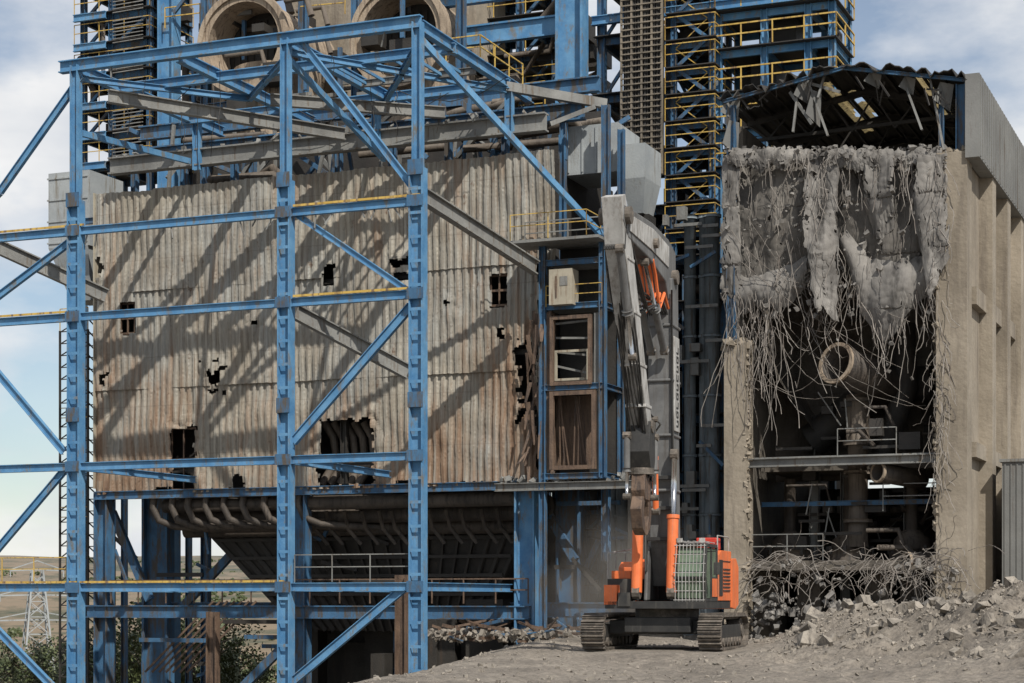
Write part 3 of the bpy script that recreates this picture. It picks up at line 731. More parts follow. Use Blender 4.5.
cn.box((aR_-.1,B0+1.25,ZR(300,960)),(aR_+.18,B1,ZR(300,960)+.7)); cn.box((aR_-.1,B0+1.25,ZR(455,960)),(aR_+.18,B1,ZR(455,960)+.6))
zE=P(968,76,B0).z
cl.box((aR_-.05,B0-.15,zc-.3),(aR_+.5,B1,zE+.05))
k=B0
while k<B1: cl.box((aR_+.5,k,zc-.25),(aR_+.54,k+.14,zE)); k+=.6
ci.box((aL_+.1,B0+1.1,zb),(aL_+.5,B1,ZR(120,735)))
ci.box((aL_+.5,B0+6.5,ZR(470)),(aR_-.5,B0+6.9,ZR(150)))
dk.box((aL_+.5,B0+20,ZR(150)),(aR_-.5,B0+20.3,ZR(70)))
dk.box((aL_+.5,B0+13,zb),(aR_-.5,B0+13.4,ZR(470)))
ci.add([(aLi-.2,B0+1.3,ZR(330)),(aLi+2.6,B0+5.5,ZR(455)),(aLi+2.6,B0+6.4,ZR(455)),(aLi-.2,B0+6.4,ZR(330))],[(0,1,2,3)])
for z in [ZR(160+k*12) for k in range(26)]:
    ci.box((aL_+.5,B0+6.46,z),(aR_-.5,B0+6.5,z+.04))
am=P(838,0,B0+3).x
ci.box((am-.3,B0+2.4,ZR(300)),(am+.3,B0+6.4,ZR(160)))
e0=P(722,96,B0); ap=P(843,62,B0); e1=P(968,74,B0)
def roofz(a):
    return e0.z+(ap.z-e0.z)*(a-e0.x)/(ap.x-e0.x) if a<ap.x else ap.z+(e1.z-ap.z)*(a-ap.x)/(e1.x-ap.x)
na,nb=60,30
vs=[]
for j in range(nb+1):
    for i in range(na+1):
        a=e0.x-.2+(e1.x+.5-e0.x)*i/na; b_=B0-.2+(B1-B0)*.8*j/nb
        vs.append((a,b_+(.35*noise.noise(Vector((a*1.7,3,5))) if j==0 else 0),roofz(a)+.03*((i%2)*2-1)+(.22*noise.noise(Vector((a*1.2,b_,1))) if j<2 else 0)-(.25 if j==0 and R()<.3 else 0)))
fs=[];ft=[]
for j in range(nb):
    for i in range(na):
        f=(j*(na+1)+i,j*(na+1)+i+1,(j+1)*(na+1)+i+1,(j+1)*(na+1)+i)
        if j<1 and noise.noise(Vector((i*.4,j,2)))>.3: continue
        if j<4 and i<7 and R()<.3: continue
        if i in (22,23,24) and 2<j<16 or i in (26,27) and 5<j<14 or i in (45,46,47) and 1<j<12: 
            if R()<.93: ft.append(f)
        else: fs.append(f)
rf.add(vs,fs); tr.add(vs,ft)
ts2=rbld('verge_beams',BLUED)
ts2.ib((e0.x,B0+.1,e0.z-.22),(ap.x,B0+.1,ap.z-.22),.14,.14); ts2.ib((ap.x,B0+.1,ap.z-.22),(e1.x,B0+.1,e1.z-.22),.14,.14)
for b_ in (B0+4,B0+8.5,B0+13):
    ts.ib((e0.x,b_,e0.z-.25),(ap.x,b_,ap.z-.25),.2,.26); ts.ib((ap.x,b_,ap.z-.25),(e1.x,b_,e1.z-.25),.2,.26)
    zlo=e0.z-1.0; ts.rect((e0.x,b_,zlo),(e1.x,b_,zlo+.3),.12,.14)
    for k in range(11):
        a=e0.x+(e1.x-e0.x)*k/11; an_=e0.x+(e1.x-e0.x)*(k+1)/11
        if k%2: ts.rect((a,b_,zlo),(an_,b_,roofz(an_)-.3),.07,.07)
        else: ts.rect((a,b_,roofz(a)-.3),(an_,b_,zlo),.07,.07)
for k in range(13):
    a=e0.x+.3+(e1.x-e0.x-.6)*k/12; ts.rect((a,B0+.3,roofz(a)-.12),(a,B1-5,roofz(a)-.12),.08,.12)
for a,z1 in ((aL_+.2,ZR(98,730)),(aR_-.3,zE)): ts2.ibc((a,B0+.4,ZR(160) if a>aL_+1 else ZR(350)),(a,B0+.4,z1-.2),.35,.35)
ts2.ibc((aR_-1.1,B0+.6,ZR(160)),(aR_-1.1,B0+.6,zE-.3),.2,.2)
for (u0,v0,u1,v1) in ((800,74,793,132),(806,75,828,136),(790,92,812,124),(930,78,944,150),(905,84,922,130),(826,70,818,98),(812,84,840,92)):
    gy.rect(P(u0,v0,B0+.5),P(u1,v1,B0+.2),.08,.12)
for k in range(16):
    u=U(728,960); v=70+abs(u-843)*.18; q=P(u,v+4,B0+U(0,.6)); ts.rect(q,q+Vector((U(-.8,.8),U(-.4,.4),-U(.1,.9))),.04,.07)
cr=rbld('hanging_sheets',CLAD,solid=.02)
for (u,v,w,h) in ((800,80,10,22),(812,90,8,34),(727,96,12,24),(940,82,12,26),(729,120,9,34),(870,72,10,14),(905,76,9,16)):
    q=P(u,v,B0+.3); s_=.042
    cr.add([q,q+Vector((w*s_,.2,-.1)),q+Vector((w*s_*.6,.5,-h*s_)),q+Vector((-.2,-.3,-h*s_*.7))],[(0,1,2,3)])
zf=ZR(460); gy.ib((aLi,B0+.5,zf),(aRi,B0+.5,zf),.35,.36); gy.box((aLi,B0+.6,zf+.18),(aRi,B0+2.2,zf+.24))
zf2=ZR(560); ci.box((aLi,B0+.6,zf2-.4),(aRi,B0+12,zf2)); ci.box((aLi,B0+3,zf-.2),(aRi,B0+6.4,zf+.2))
bl.ib((aLi,B0+2.5,ZR(500)),(aRi,B0+2.5,ZR(500)),.16,.2)
rl=rbld('railings',GREY)
rail(rl,[(aLi,B0+.9,zf2),(aLi+3,B0+.9,zf2)],r=.02); rail(rl,[(aRi-2.4,B0+1.5,ZR(510)),(aRi,B0+1.5,ZR(510))],r=.02); rail(rl,[(aLi+3.6,B0+.9,zf+.24),(aLi+6,B0+.9,zf+.24)],r=.02)
ptan=rbld('pipe_mouths',TAN)
def mouth(u,v,r,l,ax,b_=B0+.7):
    c=P(u,v,b_); pi.ring(tuple(c),ax,r*.88,r,l,28); dk.ring(tuple(c+Vector(ax).normalized()*1.6),ax,.01,r*.89,.05,20); ptan.ring(tuple(c-Vector(ax).normalized()*.05),ax,r*.89,r*1.08,.12,28)  # dark disc inside each mouth stands in for the shade of the bore
mouth(836,363,.8,4.2,(.45,.9,-.2)); mouth(878,472,.4,2.4,(.6,.8,-.1)); mouth(908,560,.3,1.5,(.8,.6,0))
pv_=rbld('riser_pipe',PIPE,smooth=True)
c=P(858,0,B0+3); pv_.tube([(c.x,B0+3,ZR(388)),(c.x,B0+3,ZR(440))],.5,16); pv_.tube([(c.x,B0+3,ZR(440)),(c.x,B0+3,ZR(545))],.42,16)
for v in (395,440,470,520): pv_.tube([(c.x,B0+3,ZR(v)),(c.x,B0+3,ZR(v)+.15)],.62,16)
dp=rbld('dark_ducts',DARK,smooth=True)
q=P(870,400,B0+4.6); dp.tube([(q.x-2.6,B0+5.2,q.z-1.6),(q.x-1.2,B0+5,q.z-.6),(q.x,B0+4.6,q.z+.2),(q.x+1.2,B0+4.6,q.z+.6),(q.x+2.6,B0+4.6,q.z+.6)],.75,16)
dp.tube([(q.x+1.6,B0+3.6,q.z+3),(q.x+1.7,B0+3.6,q.z+.4),(q.x+1.2,B0+3.9,q.z-1),(q.x+.6,B0+4.2,q.z-2.4)],.5,14)
for u in (790,912,850):
    c=P(u,0,B0+3.5); pi.tube([(c.x,B0+3.5,zf2),(c.x,B0+3.5,zf2+.5)],.95,18); pi.tube([(c.x,B0+3.5,zf2+.5),(c.x,B0+3.5,zf2+.9),(c.x,B0+3.5,zf2+1.3)],[.8,.75,.35],18)
    pi.tube([(c.x,B0+3.5,zf2+1.3),(c.x,B0+3.5,zf-.5)],.25,12)
    for k in range(8):
        an_=k*math.pi/4; dk.box((c.x+math.cos(an_)*.95-.06,B0+3.5+math.sin(an_)*.95-.06,zf2+.3),(c.x+math.cos(an_)*.95+.06,B0+3.5+math.sin(an_)*.95+.06,zf2+.65))
for k in range(130):
    a=U(aLi,aRi-1); b_=U(B0+1.8,B0+8); z=(U(zf2,zf-.5) if k%3 else U(0,zf2-1)) if k<95 else U(zf,ZR(400))
    j=k%4
    if j==0: dk.box((a,b_,z),(a+U(.2,.9),b_+.6,z+U(.2,.8)))
    elif j==1: pi.tube([(a,b_,z),(a+U(.5,2),b_,z),(a+U(.5,2),b_,z-U(.5,1))],U(.04,.16),8)
    elif j==2: gy.rect((a,b_,z),(a+U(-1,1),b_,z+U(.4,1.6)),.05,.05)
    else: dk.rect((a,b_,z),(a+U(.5,2),b_,z),.08,.12)
for a in (aLi+1.8,am,aRi-1.9): gy.ibc((a,B0+4.5,zb),(a,B0+4.5,zf),.4,.4)
for u in (770,812,880,915): c=P(u,0,B0+3); ci.box((c.x-.5,B0+2.4,zb),(c.x+.5,B0+4,zf2-.41))
rbld.done()

# torn concrete curtain + rebar
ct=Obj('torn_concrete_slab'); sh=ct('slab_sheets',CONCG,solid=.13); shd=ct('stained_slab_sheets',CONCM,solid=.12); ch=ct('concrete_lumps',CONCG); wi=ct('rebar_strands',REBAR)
def itp(tab,u):
    for (u0,v0),(u1,v1) in zip(tab,tab[1:]):
        if u0<=u<=u1: return v0+(v1-v0)*(u-u0)/(u1-u0)
    return tab[0][1] if u<tab[0][0] else tab[-1][1]
def curtain(part,top,bot,b_,fold=.5,nu=70,nv=60,seed=0,rag=8,hol=.25,belly=.35,fine=.025):
    u0,u1=top[0][0],top[-1][0]; vs=[];fs=[]
    for j in range(nv+1):
        for i in range(nu+1):
            u=u0+(u1-u0)*i/nu
            vt=itp(top,u)+4*noise.noise(Vector((u*.12,seed,0))); vb=itp(bot,u)+rag*noise.noise(Vector((u*.09,seed,4)))+rag*.5*noise.noise(Vector((u*.5,seed,4)))
            t=j/nv; v=vt+(vb-vt)*t
            q=P(u+3*noise.noise(Vector((u*.05,v*.06,seed))),v,b_)
            # crumpled plates: piecewise flat facets
            g=.9; cx_=noise.cell(Vector((q.x*.9+seed*7,q.z*.45,seed))) 
            f=fold*(noise.noise(Vector((q.x*.6,q.z*.22,seed)))+.3*noise.noise(Vector((q.x*1.7,q.z*.5,seed+3)))+.12*cx_)+fine*noise.noise(Vector((q.x*5,q.z*5,seed)))
            vs.append((q.x,q.y+f-belly*math.sin(t*3.1),q.z))
    for j in range(nv):
        for i in range(nu):
            e=min(i,nu-i,(nv-j)*1.2)/8
            if noise.noise(Vector((i*.2,j*.13,seed*3+1)))+.4*noise.noise(Vector((i*.6,j*.5,seed)))>hol+min(e,1)*.4: continue
            fs.append((j*(nu+1)+i,j*(nu+1)+i+1,(j+1)*(nu+1)+i+1,(j+1)*(nu+1)+i))
    part.add(vs,fs)
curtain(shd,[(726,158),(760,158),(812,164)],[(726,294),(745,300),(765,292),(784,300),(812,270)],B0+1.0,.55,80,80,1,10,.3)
curtain(sh,[(724,268),(745,280),(765,276),(790,268),(808,258)],[(724,300),(738,314),(758,302),(775,314),(790,304),(808,280)],B0+.7,.3,80,26,11,7,.3)
curtain(sh,[(724,156),(732,158),(742,156)],[(724,290),(732,300),(742,270)],B0+.5,.4,26,60,12,8,.1)
curtain(sh,[(806,152),(820,150),(838,150)],[(812,250),(820,312),(838,322)],B0+.1,.7,36,90,2,10,.22,.1,.04)
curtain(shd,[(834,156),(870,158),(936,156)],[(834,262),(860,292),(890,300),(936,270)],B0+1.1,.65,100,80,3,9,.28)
curtain(sh,[(844,232),(868,258),(900,264),(930,256)],[(844,246),(866,318),(884,342),(900,326),(914,304),(930,292)],B0+.6,.35,80,60,13,6,.4)
curtain(sh,[(916,156),(930,156),(948,154)],[(916,210),(930,300),(948,262)],B0-.05,.45,36,80,14,10,.14,.1,.04)
curtain(sh,[(866,158),(880,158),(896,160)],[(866,205),(880,246),(896,220)],B0+.4,.5,30,60,15,10,.14)
curtain(sh,[(726,150),(770,151),(850,150),(900,152),(945,150)],[(726,164),(760,168),(800,162),(850,170),(900,164),(945,168)],B0+.2,.3,180,10,4,9,.2,.1,.08)
for k in range(650):
    u=U(724,950); j=k%5
    v=U(147,164) if j<3 else U(150,320); ch.chunk(P(u,v,B0+U(-.1,.9)),.03+.14*R()**2)
def strand(p,l,r,sway=.25,curl=.3,n=9):
    p=Vector(p); pts=[p.copy()]; d=Vector((U(-.5,.5),U(-.6,.1),-.6)); st_=l/n
    for i in range(n):
        d+=Vector((U(-1,1)*sway,U(-1,1)*sway*.6,-.25)); 
        if i>n-4 and R()<.4: d+=Vector((U(-1,1)*curl*2,0,U(-.3,.9)*curl*2))
        d.normalize(); p=p+d*st_; pts.append(p.copy())
    wi.tube(pts,r,3,cap=False); return p
for k in range(380):
    u=U(722,946); j=k%4
    if j==0: v=U(146,165); l=U(.5,3.0)
    elif j==1: v=U(165,290); l=U(.4,1.6)
    else:
        if 797<u<812: continue
        v=itp([(722,300),(770,300),(806,270),(822,310),(840,250),(866,318),(884,338),(905,310),(946,280)],u)-U(0,12); l=U(1.5,4.5) if R()<.22 else U(.4,1.8)
    e=strand(P(u,v,B0+U(-.1,1.0)),l,U(.008,.018),.26,.4,11)
    if R()<.15: ch.chunk(e,U(.05,.14))
for k in range(170):
    if k%3: u=U(930,950); v=U(150,480)
    else: u=U(808,836); v=U(150,320)
    strand(P(u,v,B0-U(0,.3)),U(.4,2.0),U(.009,.018),.4,.6)
for k in range(34):
    u=U(730,790); strand(P(u,U(300,345),B0+U(-.1,.4)),U(2,5.5),U(.009,.016),.2,.3,14)
for k in range(22):
    p0=P(U(724,850),U(200,400),B0+U(-.2,1)); p1=P(U(800,948),U(200,420),B0+U(-.2,1)); sag=U(.3,1.6)
    pts=[p0.lerp(p1,t/10)+Vector((U(-.05,.05),0,-sag*4*(t/10)*(1-t/10)+U(-.06,.06))) for t in range(11)]
    wi.tube(pts,U(.01,.016),3,cap=False)
ct.done()

rt=Obj('rebar_tangle'); wi2=rt('bars',REBAR); ch2=rt('lumps',CONCG)
for k in range(230):
    u=U(748,962) if k%3 else U(870,960); v=U(548,585); p=P(u,v,B0+U(-1.2,.8)); d=Vector((U(-1,1),U(-.5,.2),U(-.3,.3))); pts=[p.copy()]; n=8; L_=U(.6,2.4)/n
    for i in range(n):
        d+=Vector((U(-.5,.5),U(-.3,.2),U(-.6,.34))); d.normalize(); p=p+d*L_; 
        if p.z<.05: p.z=.05
        pts.append(p.copy())
    wi2.tube(pts,U(.009,.02),3,cap=False)
for k in range(420):
    u=U(750,960); ch2.chunk(P(u,U(600,640) if k%3 else U(560,640),B0+U(-1.2,1)),.04+.2*R()**2)
rt.done()

ms=Obj('metal_shed'); q=ms('wall_panels',CLAD); g_=ms('frame',GREY)
a0=aR_+.9; zt_=PA(975,448,aR_+1).z
q.box((a0,B0+3.2,-1),(a0+2.2,B0+15,zt_)); 
for k in range(12): q.box((a0+2.2,B0+3.3+k,-1),(a0+2.26,B0+3.42+k,zt_-.1)); 
for k in range(9): q.box((a0+.1+k*.24,B0+3.16,-1),(a0+.16+k*.24,B0+3.2,zt_-.1))
g_.box((a0-.1,B0+3.1,zt_),(a0+2.4,B0+15.1,zt_+.12)); g_.box((a0+.5,B0+3.1,0),(a0+1.5,B0+3.13,2.1))
g_.box((a0+2.2,B0+6,2.4),(a0+2.3,B0+8,3.6))
for k in range(14): g_.rect((a0+2.9,B0+2.8,k*.35),(a0+3.3,B0+2.8,k*.35),.04,.04)
for dx in (2.9,3.3): g_.rect((a0+dx,B0+2.8,-.5),(a0+dx,B0+2.8,5),.05,.05)
ms.done()

# ---------------------------------------------------------------- excavator
PHI=math.radians(17); ED=63.2; EX=(667-512)/F*ED; ROT=math.pi-PHI
ex=Obj('demolition_excavator','world',loc=(EX,ED,-.06),rot=ROT)
def ML(u,v,x=0.0):
    rx=(u-512)/F; Xa=(math.cos(ROT),math.sin(ROT)); Ya=(-math.sin(ROT),math.cos(ROT))
    t=(x+EX*Xa[0]+ED*Xa[1])/(rx*Xa[0]+Xa[1])
    return Vector((x,(t*rx-EX)*Ya[0]+(t-ED)*Ya[1],CZ+(600-v)/F*t))
tk=ex('track_pads',TRACKM); tf=ex('track_frames',BLACK,bevel=.03); wh=ex('track_rollers',TRACKM)
og=ex('orange_bodywork',ORANGE,bevel=.04); bk=ex('black_parts',BLACK,bevel=.02); bg=ex('mast',BOOMG,bevel=.04); wt=ex('arm',WHITE,bevel=.03); oc=ex('hydraulic_cylinders',ORANGE)
cr_=ex('cylinder_rods',CHROME,smooth=True); gl=ex('cab_glass',GLASS); ho=ex('hoses',BLACK,smooth=True); rd=ex('red_cover',RED,bevel=.03); gd=ex('guards',WHITE); tx=ex('lettering',BLACK)
Lt=5.0; rr=.52
def trackpath(s):
    st=Lt-2*rr; per=2*st+2*math.pi*rr; s%=per
    if s<st: return (-st/2+s,2*rr,0)
    s-=st
    if s<math.pi*rr: an=s/rr; return (st/2+math.sin(an)*rr,rr+math.cos(an)*rr,an)
    s-=math.pi*rr
    if s<st: return (st/2-s,0,math.pi)
    s-=st; an=math.pi+s/rr; return (-st/2+math.sin(an)*rr,rr+math.cos(an)*rr,an)
per=2*(Lt-2*rr)+2*math.pi*rr; npad=52
for sx in (-1.92,1.92):
    for k in range(npad):
        y,z,an=trackpath(per*k/npad); z+=.1
        ty=Vector((0,math.cos(an),-math.sin(an))); nn=Vector((0,math.sin(an),math.cos(an))); c=Vector((sx,y,z))
        hl=per/npad*.46
        def slab(c,hx,hy,hz):
            vs=[c+Vector((x*hx,0,0))+ty*(y_*hy)+nn*(z_*hz) for z_ in (-1,1) for x,y_ in ((-1,-1),(1,-1),(1,1),(-1,1))]
            tk.add(vs,[(0,3,2,1),(4,5,6,7),(0,1,5,4),(1,2,6,5),(2,3,7,6),(3,0,4,7)])
        slab(c,.38,hl,.025); slab(c+nn*.06-ty*hl*.7,.38,.018,.04); slab(c+nn*.05+ty*hl*.2,.38,.014,.03); slab(c-nn*.07,.14,hl*.8,.045)
    tf.poly([(-1.6,.3),(1.6,.3),(1.9,.5),(1.7,.85),(-1.7,.85),(-1.9,.5)],sx-.24,sx+.24)
    for y in (-1.98,1.98):
        wh.tube([(sx-.2,y,.62),(sx+.2,y,.62)],.44,20); wh.tube([(sx-.27,y,.62),(sx+.27,y,.62)],.2,12)
        for k in range(8):
            an=k*math.pi/4; wh.tube([(sx-.23,y+math.cos(an)*.32,.62+math.sin(an)*.32),(sx+.23,y+math.cos(an)*.32,.62+math.sin(an)*.32)],.05,6)
    for k in range(7): wh.tube([(sx-.3,-1.5+k*.5,.3),(sx+.3,-1.5+k*.5,.3)],.14,12)
tf.box((-1.7,-1.1,.55),(1.7,1.1,1.0)); tf.box((-1.1,-1.5,.6),(1.1,1.5,1.1))
wh.tube([(0,0,1.05),(0,0,1.38)],1.05,32)
bk.poly([(-3.2,1.38),(1.9,1.38),(1.9,1.62),(-3.2,1.62)],-1.65,1.65)
og.poly([(-3.9,1.5),(-3.3,1.35),(-2.6,1.4),(-2.6,3.05),(-3.4,3.1),(-3.9,2.8)],-1.7,1.7)
og.poly([(-2.58,1.64),(-.3,1.64),(-.3,3.15),(-.8,3.32),(-2.58,3.32)],-1.68,-.62)
og.poly([(-2.58,1.64),(-.1,1.64),(-.1,2.75),(-.5,2.95),(-2.58,2.95)],.62,1.68)
bk.poly([(-2.58,1.64),(-.9,1.64),(-.9,2.9),(-2.58,2.9)],-.6,.6)
for k in range(7): bk.box((-1.71,-2.3,1.95+k*.12),(-1.685,-1.1,2.0+k*.12))
bk.box((-1.705,-.95,1.8),(-1.685,-.4,3.0)); bk.box((-1.705,-2.4,2.95),(-1.685,-.5,2.98))
rd.box((-1.5,-1.6,3.36),(-.8,-.9,3.75)); bk.tube([(-1.0,-2.0,3.3),(-1.0,-2.0,3.9)],.09,10)
bk.box((.72,.0,1.64),(1.66,1.5,2.35)); og.box((.95,.3,2.36),(1.6,1.2,2.62)); og.box((1.25,1.52,1.5),(1.68,1.9,2.15)); bk.box((.8,1.52,1.45),(1.2,1.95,1.9))
for x in (.75,1.66):
    gd.tube([(x,1.45,2.35),(x,1.45,3.2)],.022,6)
gd.tube([(1.66,1.45,3.2),(1.66,-2.4,3.45)],.022,6); gd.tube([(.75,1.45,3.2),(1.66,1.45,3.2)],.022,6); gd.tube([(1.66,.4,2.7),(1.66,.4,3.28)],.022,6); gd.tube([(1.66,-1,2.9),(1.66,-1,3.36)],.022,6)
gd.tube([(-1.62,-.4,3.3),(-1.62,-.4,3.8),(-1.62,-2.4,3.8),(-1.62,-2.4,3.3)],.022,6)
cx0,cx1,cy0,cy1,cz0,cz1=-1.66,-.62,-.2,1.55,1.66,3.42
cabp=[(cy0,cz0),(cy1+.12,cz0),(cy1+.2,cz0+.7),(cy1-.02,cz1),(cy0,cz1)]
gl.poly([(y+(.05 if y<.5 else -.05),z+(.06 if z<2 else -.06)) for y,z in cabp],cx0+.05,cx1-.05)
for x in (cx0+.04,cx1-.04):
    for (p0,p1) in zip(cabp,cabp[1:]+cabp[:1]): bk.rect((x,p0[0],p0[1]),(x,p1[0],p1[1]),.09,.09)
    bk.rect((x,.75,cz0),(x,.75,cz1),.08,.08)
bk.box((cx0,cy0,cz1),(cx1,cy1,cz1+.07)); bk.box((cx0+.01,cy0,cz0+.02),(cx0+.06,.7,cz0+.75))
og.box((cx0-.012,cy0+.05,cz0+.1),(cx0+.005,.68,cz0+.7))
for z in (cz0,cz0+.72,cz1): 
    yy=cy1+.14 if z<2 else (cy1+.22 if z<2.6 else cy1)
    bk.rect((cx0,yy,z),(cx1,yy,z),.08,.08)
for k in range(9):
    x=cx0+.06+(cx1-cx0-.12)*k/8; gd.tube([(x,cy1+.32,cz0-.05),(x,cy1+.36,cz0+.75),(x,cy1+.14,cz1+.05)],.012,5)
for k in range(7):
    t=k/6; z=cz0+(cz1-cz0)*t; yy=cy1+.33 if t<.45 else cy1+.36-(t-.45)*.38; gd.tube([(cx0,yy,z),(cx1,yy,z)],.013,5)
bk.box((cx0-.02,cy1+.28,cz0-.28),(cx1+.02,cy1+.34,cz0-.05))
for k in range(6): gd.tube([(cx0+.1+k*.17,cy0,cz1+.12),(cx0+.1+k*.17,cy1+.1,cz1+.14)],.018,5)
for x in (cx0+.15,cx1-.15): gd.box((x-.09,cy1+.02,cz1+.1),(x+.09,cy1+.12,cz1+.24))
bk.tube([(cx0,cy1,cz1-.2),(cx0-.35,cy1+.2,cz1-.2),(cx0-.35,cy1+.2,cz1-.6)],.02,6); bk.box((cx0-.45,cy1+.18,cz1-.95),(cx0-.25,cy1+.22,cz1-.55))
bg.poly([(-.5,1.64),(1.3,1.64),(1.1,3.2),(.5,3.6),(-.3,3.2)],-.5,-.38); bg.poly([(-.5,1.64),(1.3,1.64),(1.1,3.2),(.5,3.6),(-.3,3.2)],.38,.5)
K2=ML(616,214)
kz=K2.z; ky=K2.y
zk=kz-.9
print('K2',K2)
bg.poly([(-.25,2.3),(.35,2.1),(.8,3.4),(1.05,6.5),(1.1,zk),(.1,zk+.2),(-.1,6.5),(-.3,3.2)],-.4,.4)
for z in (5.2,7.0,8.8,10.6):
    bg.box((-.45,-.12,z),(.45,1.15,z+.1))
zz_=11.4
wt.poly([(.1,zz_-4.2),(.9,zz_-4.2),(.95,zz_-1.1),(.2,zz_-1.1)],-.46,-.405)
for k in range(9):
    z=zz_-1.45-k*.3; tx.box((-.475,.38,z-.2),(-.462,.68,z-.15)); tx.box((-.475,.38,z-.15),(-.462,.44,z+.02)); 
    if k%2: tx.box((-.475,.62,z-.15),(-.462,.68,z+.02))
    if k%3: tx.box((-.475,.44,z-.04),(-.462,.62,z+.02))
bg.poly([(.1,zk-.3),(1.15,zk-.7),(1.6,zk-.2),(ky*.55,kz-.75),(ky-.3,kz-.6),(ky+.4,kz-.2),(ky+.25,kz+.28),(ky*.5,kz+.45),(1.2,kz+.35),(.1,zk+1.0)],-.32,.32)
wt.poly([(1.3,zk+.3),(ky*.55,kz-.45),(ky-.3,kz-.4),(ky-.3,kz+.1),(ky*.5,kz+.25),(1.3,kz+.1)],-.36,-.325)
wh.tube([(-.5,.6,zk+.1),(.5,.6,zk+.1)],.24,16); wh.tube([(-.48,ky,kz),(.48,ky,kz)],.26,16); wh.tube([(-.5,ky*.5,kz-.2),(.5,ky*.5,kz-.2)],.16,12)
def cyl(p,q,r,t=.55,part=oc):
    p=Vector(p); q=Vector(q); m_=p.lerp(q,t); part.tube([p,m_],r,16); part.tube([m_-(m_-p).normalized()*.12,m_],r*1.18,16); cr_.tube([m_,q],r*.55,12)
    wh.tube([(p.x-.12,p.y,p.z),(p.x+.12,p.y,p.z)],r*1.2,10); wh.tube([(q.x-.12,q.y,q.z),(q.x+.12,q.y,q.z)],r,10)
for x in (-.52,.64):
    cyl((x,1.7,1.9),(x,1.25,6.4),.18,.56)
for x in (-.22,.22): cyl((x,1.4,zk-2.4),(x,ky*.6,kz-.9),.12,.5,part=bg)
A0=Vector((0,ky+.05,kz)); q=ML(641,425); A1=Vector((0,q.y,q.z))
d=(A1-A0).normalized(); nrm=Vector((0,-d.z,d.y))
def ap_(t,o): 
    c=A0.lerp(A1,t)+nrm*o; return (c.y,c.z)
wt.poly([ap_(-.08,-.3),ap_(-.1,.3),ap_(.1,.55),ap_(.4,.42),ap_(1.0,.26),ap_(1.03,0),ap_(1.0,-.26),ap_(.4,-.38),ap_(.05,-.42)],-.3,.3)
for t in (.2,.45,.7,.9):
    c=A0.lerp(A1,t); wt.box((-.33,c.y-.42,c.z-.05),(.33,c.y+.42,c.z+.05))
cyl(tuple(A0.lerp(A1,.12)+nrm*.6+Vector((-.16,0,0))),tuple(A0.lerp(A1,.62)+nrm*.62+Vector((-.16,0,0))),.12,.6,part=bg)
cyl(tuple(A0.lerp(A1,.5)-nrm*.5),tuple(A1-nrm*.5),.13,.6,part=wt)
T=A1; 
wh.tube([(-.4,T.y,T.z),(.4,T.y,T.z)],.2,14)
tool=ex('crusher',RUST,bevel=.02)
bk.poly([(T.y-.45,T.z+.1),(T.y+.3,T.z+.15),(T.y+.45,T.z-.8),(T.y+.2,T.z-1.3),(T.y-.3,T.z-1.3),(T.y-.55,T.z-.7)],-.36,.36)
wh.tube([(0,T.y,T.z-1.3),(0,T.y,T.z-1.5)],.42,20)
tool.poly([(T.y-.35,T.z-1.5),(T.y+.35,T.z-1.5),(T.y+.45,T.z-2.0),(T.y+.3,T.z-2.3),(T.y-.3,T.z-2.3),(T.y-.45,T.z-2.0)],-.22,.22)
for s_ in (-1,1):
    tool.poly([(T.y+s_*.1,T.z-2.2),(T.y+s_*.5,T.z-2.2),(T.y+s_*.75,T.z-2.6),(T.y+s_*.5,T.z-3.2),(T.y+s_*.1,T.z-3.4),(T.y+s_*.12,T.z-3.1),(T.y+s_*.34,T.z-2.8),(T.y+s_*.28,T.z-2.5)],-.18,.18)
    cyl((.33*s_,T.y+.5*s_,T.z-.3),(.33*s_,T.y+.5*s_,T.z-2.2),.1,.6,part=bg)
cyl((-.25,T.y-1.0,T.z-2.6),(-.25,T.y-.75,T.z+.3),.1,.6)
for k in range(9):
    x=-.3+k*.075; p0=Vector((x,1.3,zk-1.2)); p3=Vector((x,ky-.6,kz-.1))
    ho.tube([p0,p0+Vector((0,.7,.3)),p0.lerp(p3,.5)+Vector((0,.3,-.6-U(0,.8))),p3+Vector((0,-.4,-.7-U(0,.3))),p3+Vector((0,.5,.2)),Vector((x,)+ap_(.12,.6))],.035,6)
    if k%2==0: oc.tube([Vector((x,1.2,zk-1.0)),Vector((x,1.8,zk-.6)),Vector((x,2.5,zk-.9-U(0,.6))),Vector((x,3.1,zk-.2)),Vector((x,3.5,zk+.2))],.055,6)
for k in range(8):
    x=.3-.08*k; pts=[]
    for j in range(9):
        t=.1+.9*j/8; y,z=ap_(t,.45-.1*t+.08*math.sin(j*1.7+k)); pts.append((x+(.05*math.sin(j+k)),y,z))
    pts+= [(x,T.y-.5+U(-.4,.4),T.z-.6),(x,T.y-.2+U(-.5,.3),T.z-1.6)]
    ho.tube(pts,.03,6)
for k in range(7):
    ho.tube([(-.42-.02*k,1.0+k*.05,2.6),(-.42-.02*k,1.1+k*.03,5),(-.42,1.16,8+U(0,.6)),(-.42,1.2,zk-.4)],.03,6)
    ho.tube([(.42,1.0+k*.06,2.6),(.44,1.15+k*.03,5),(.43,1.17,8+U(0,.6)),(.42,1.2,zk-.4)],.03,6)
for k in range(9):
    ho.tube([(U(-.3,.3),T.y-.3,T.z+.8),(U(-.6,.6),T.y-.9,T.z+.1+U(-.3,.3)),(U(-.5,.5),T.y-.9,T.z-1),(U(-.3,.3),T.y-.2,T.z-1.7)],.035,6)
for z in (3.6,4.6,5.6): bk.box((-.48,.9,z),(.48,1.2,z+.12))
ex.done()

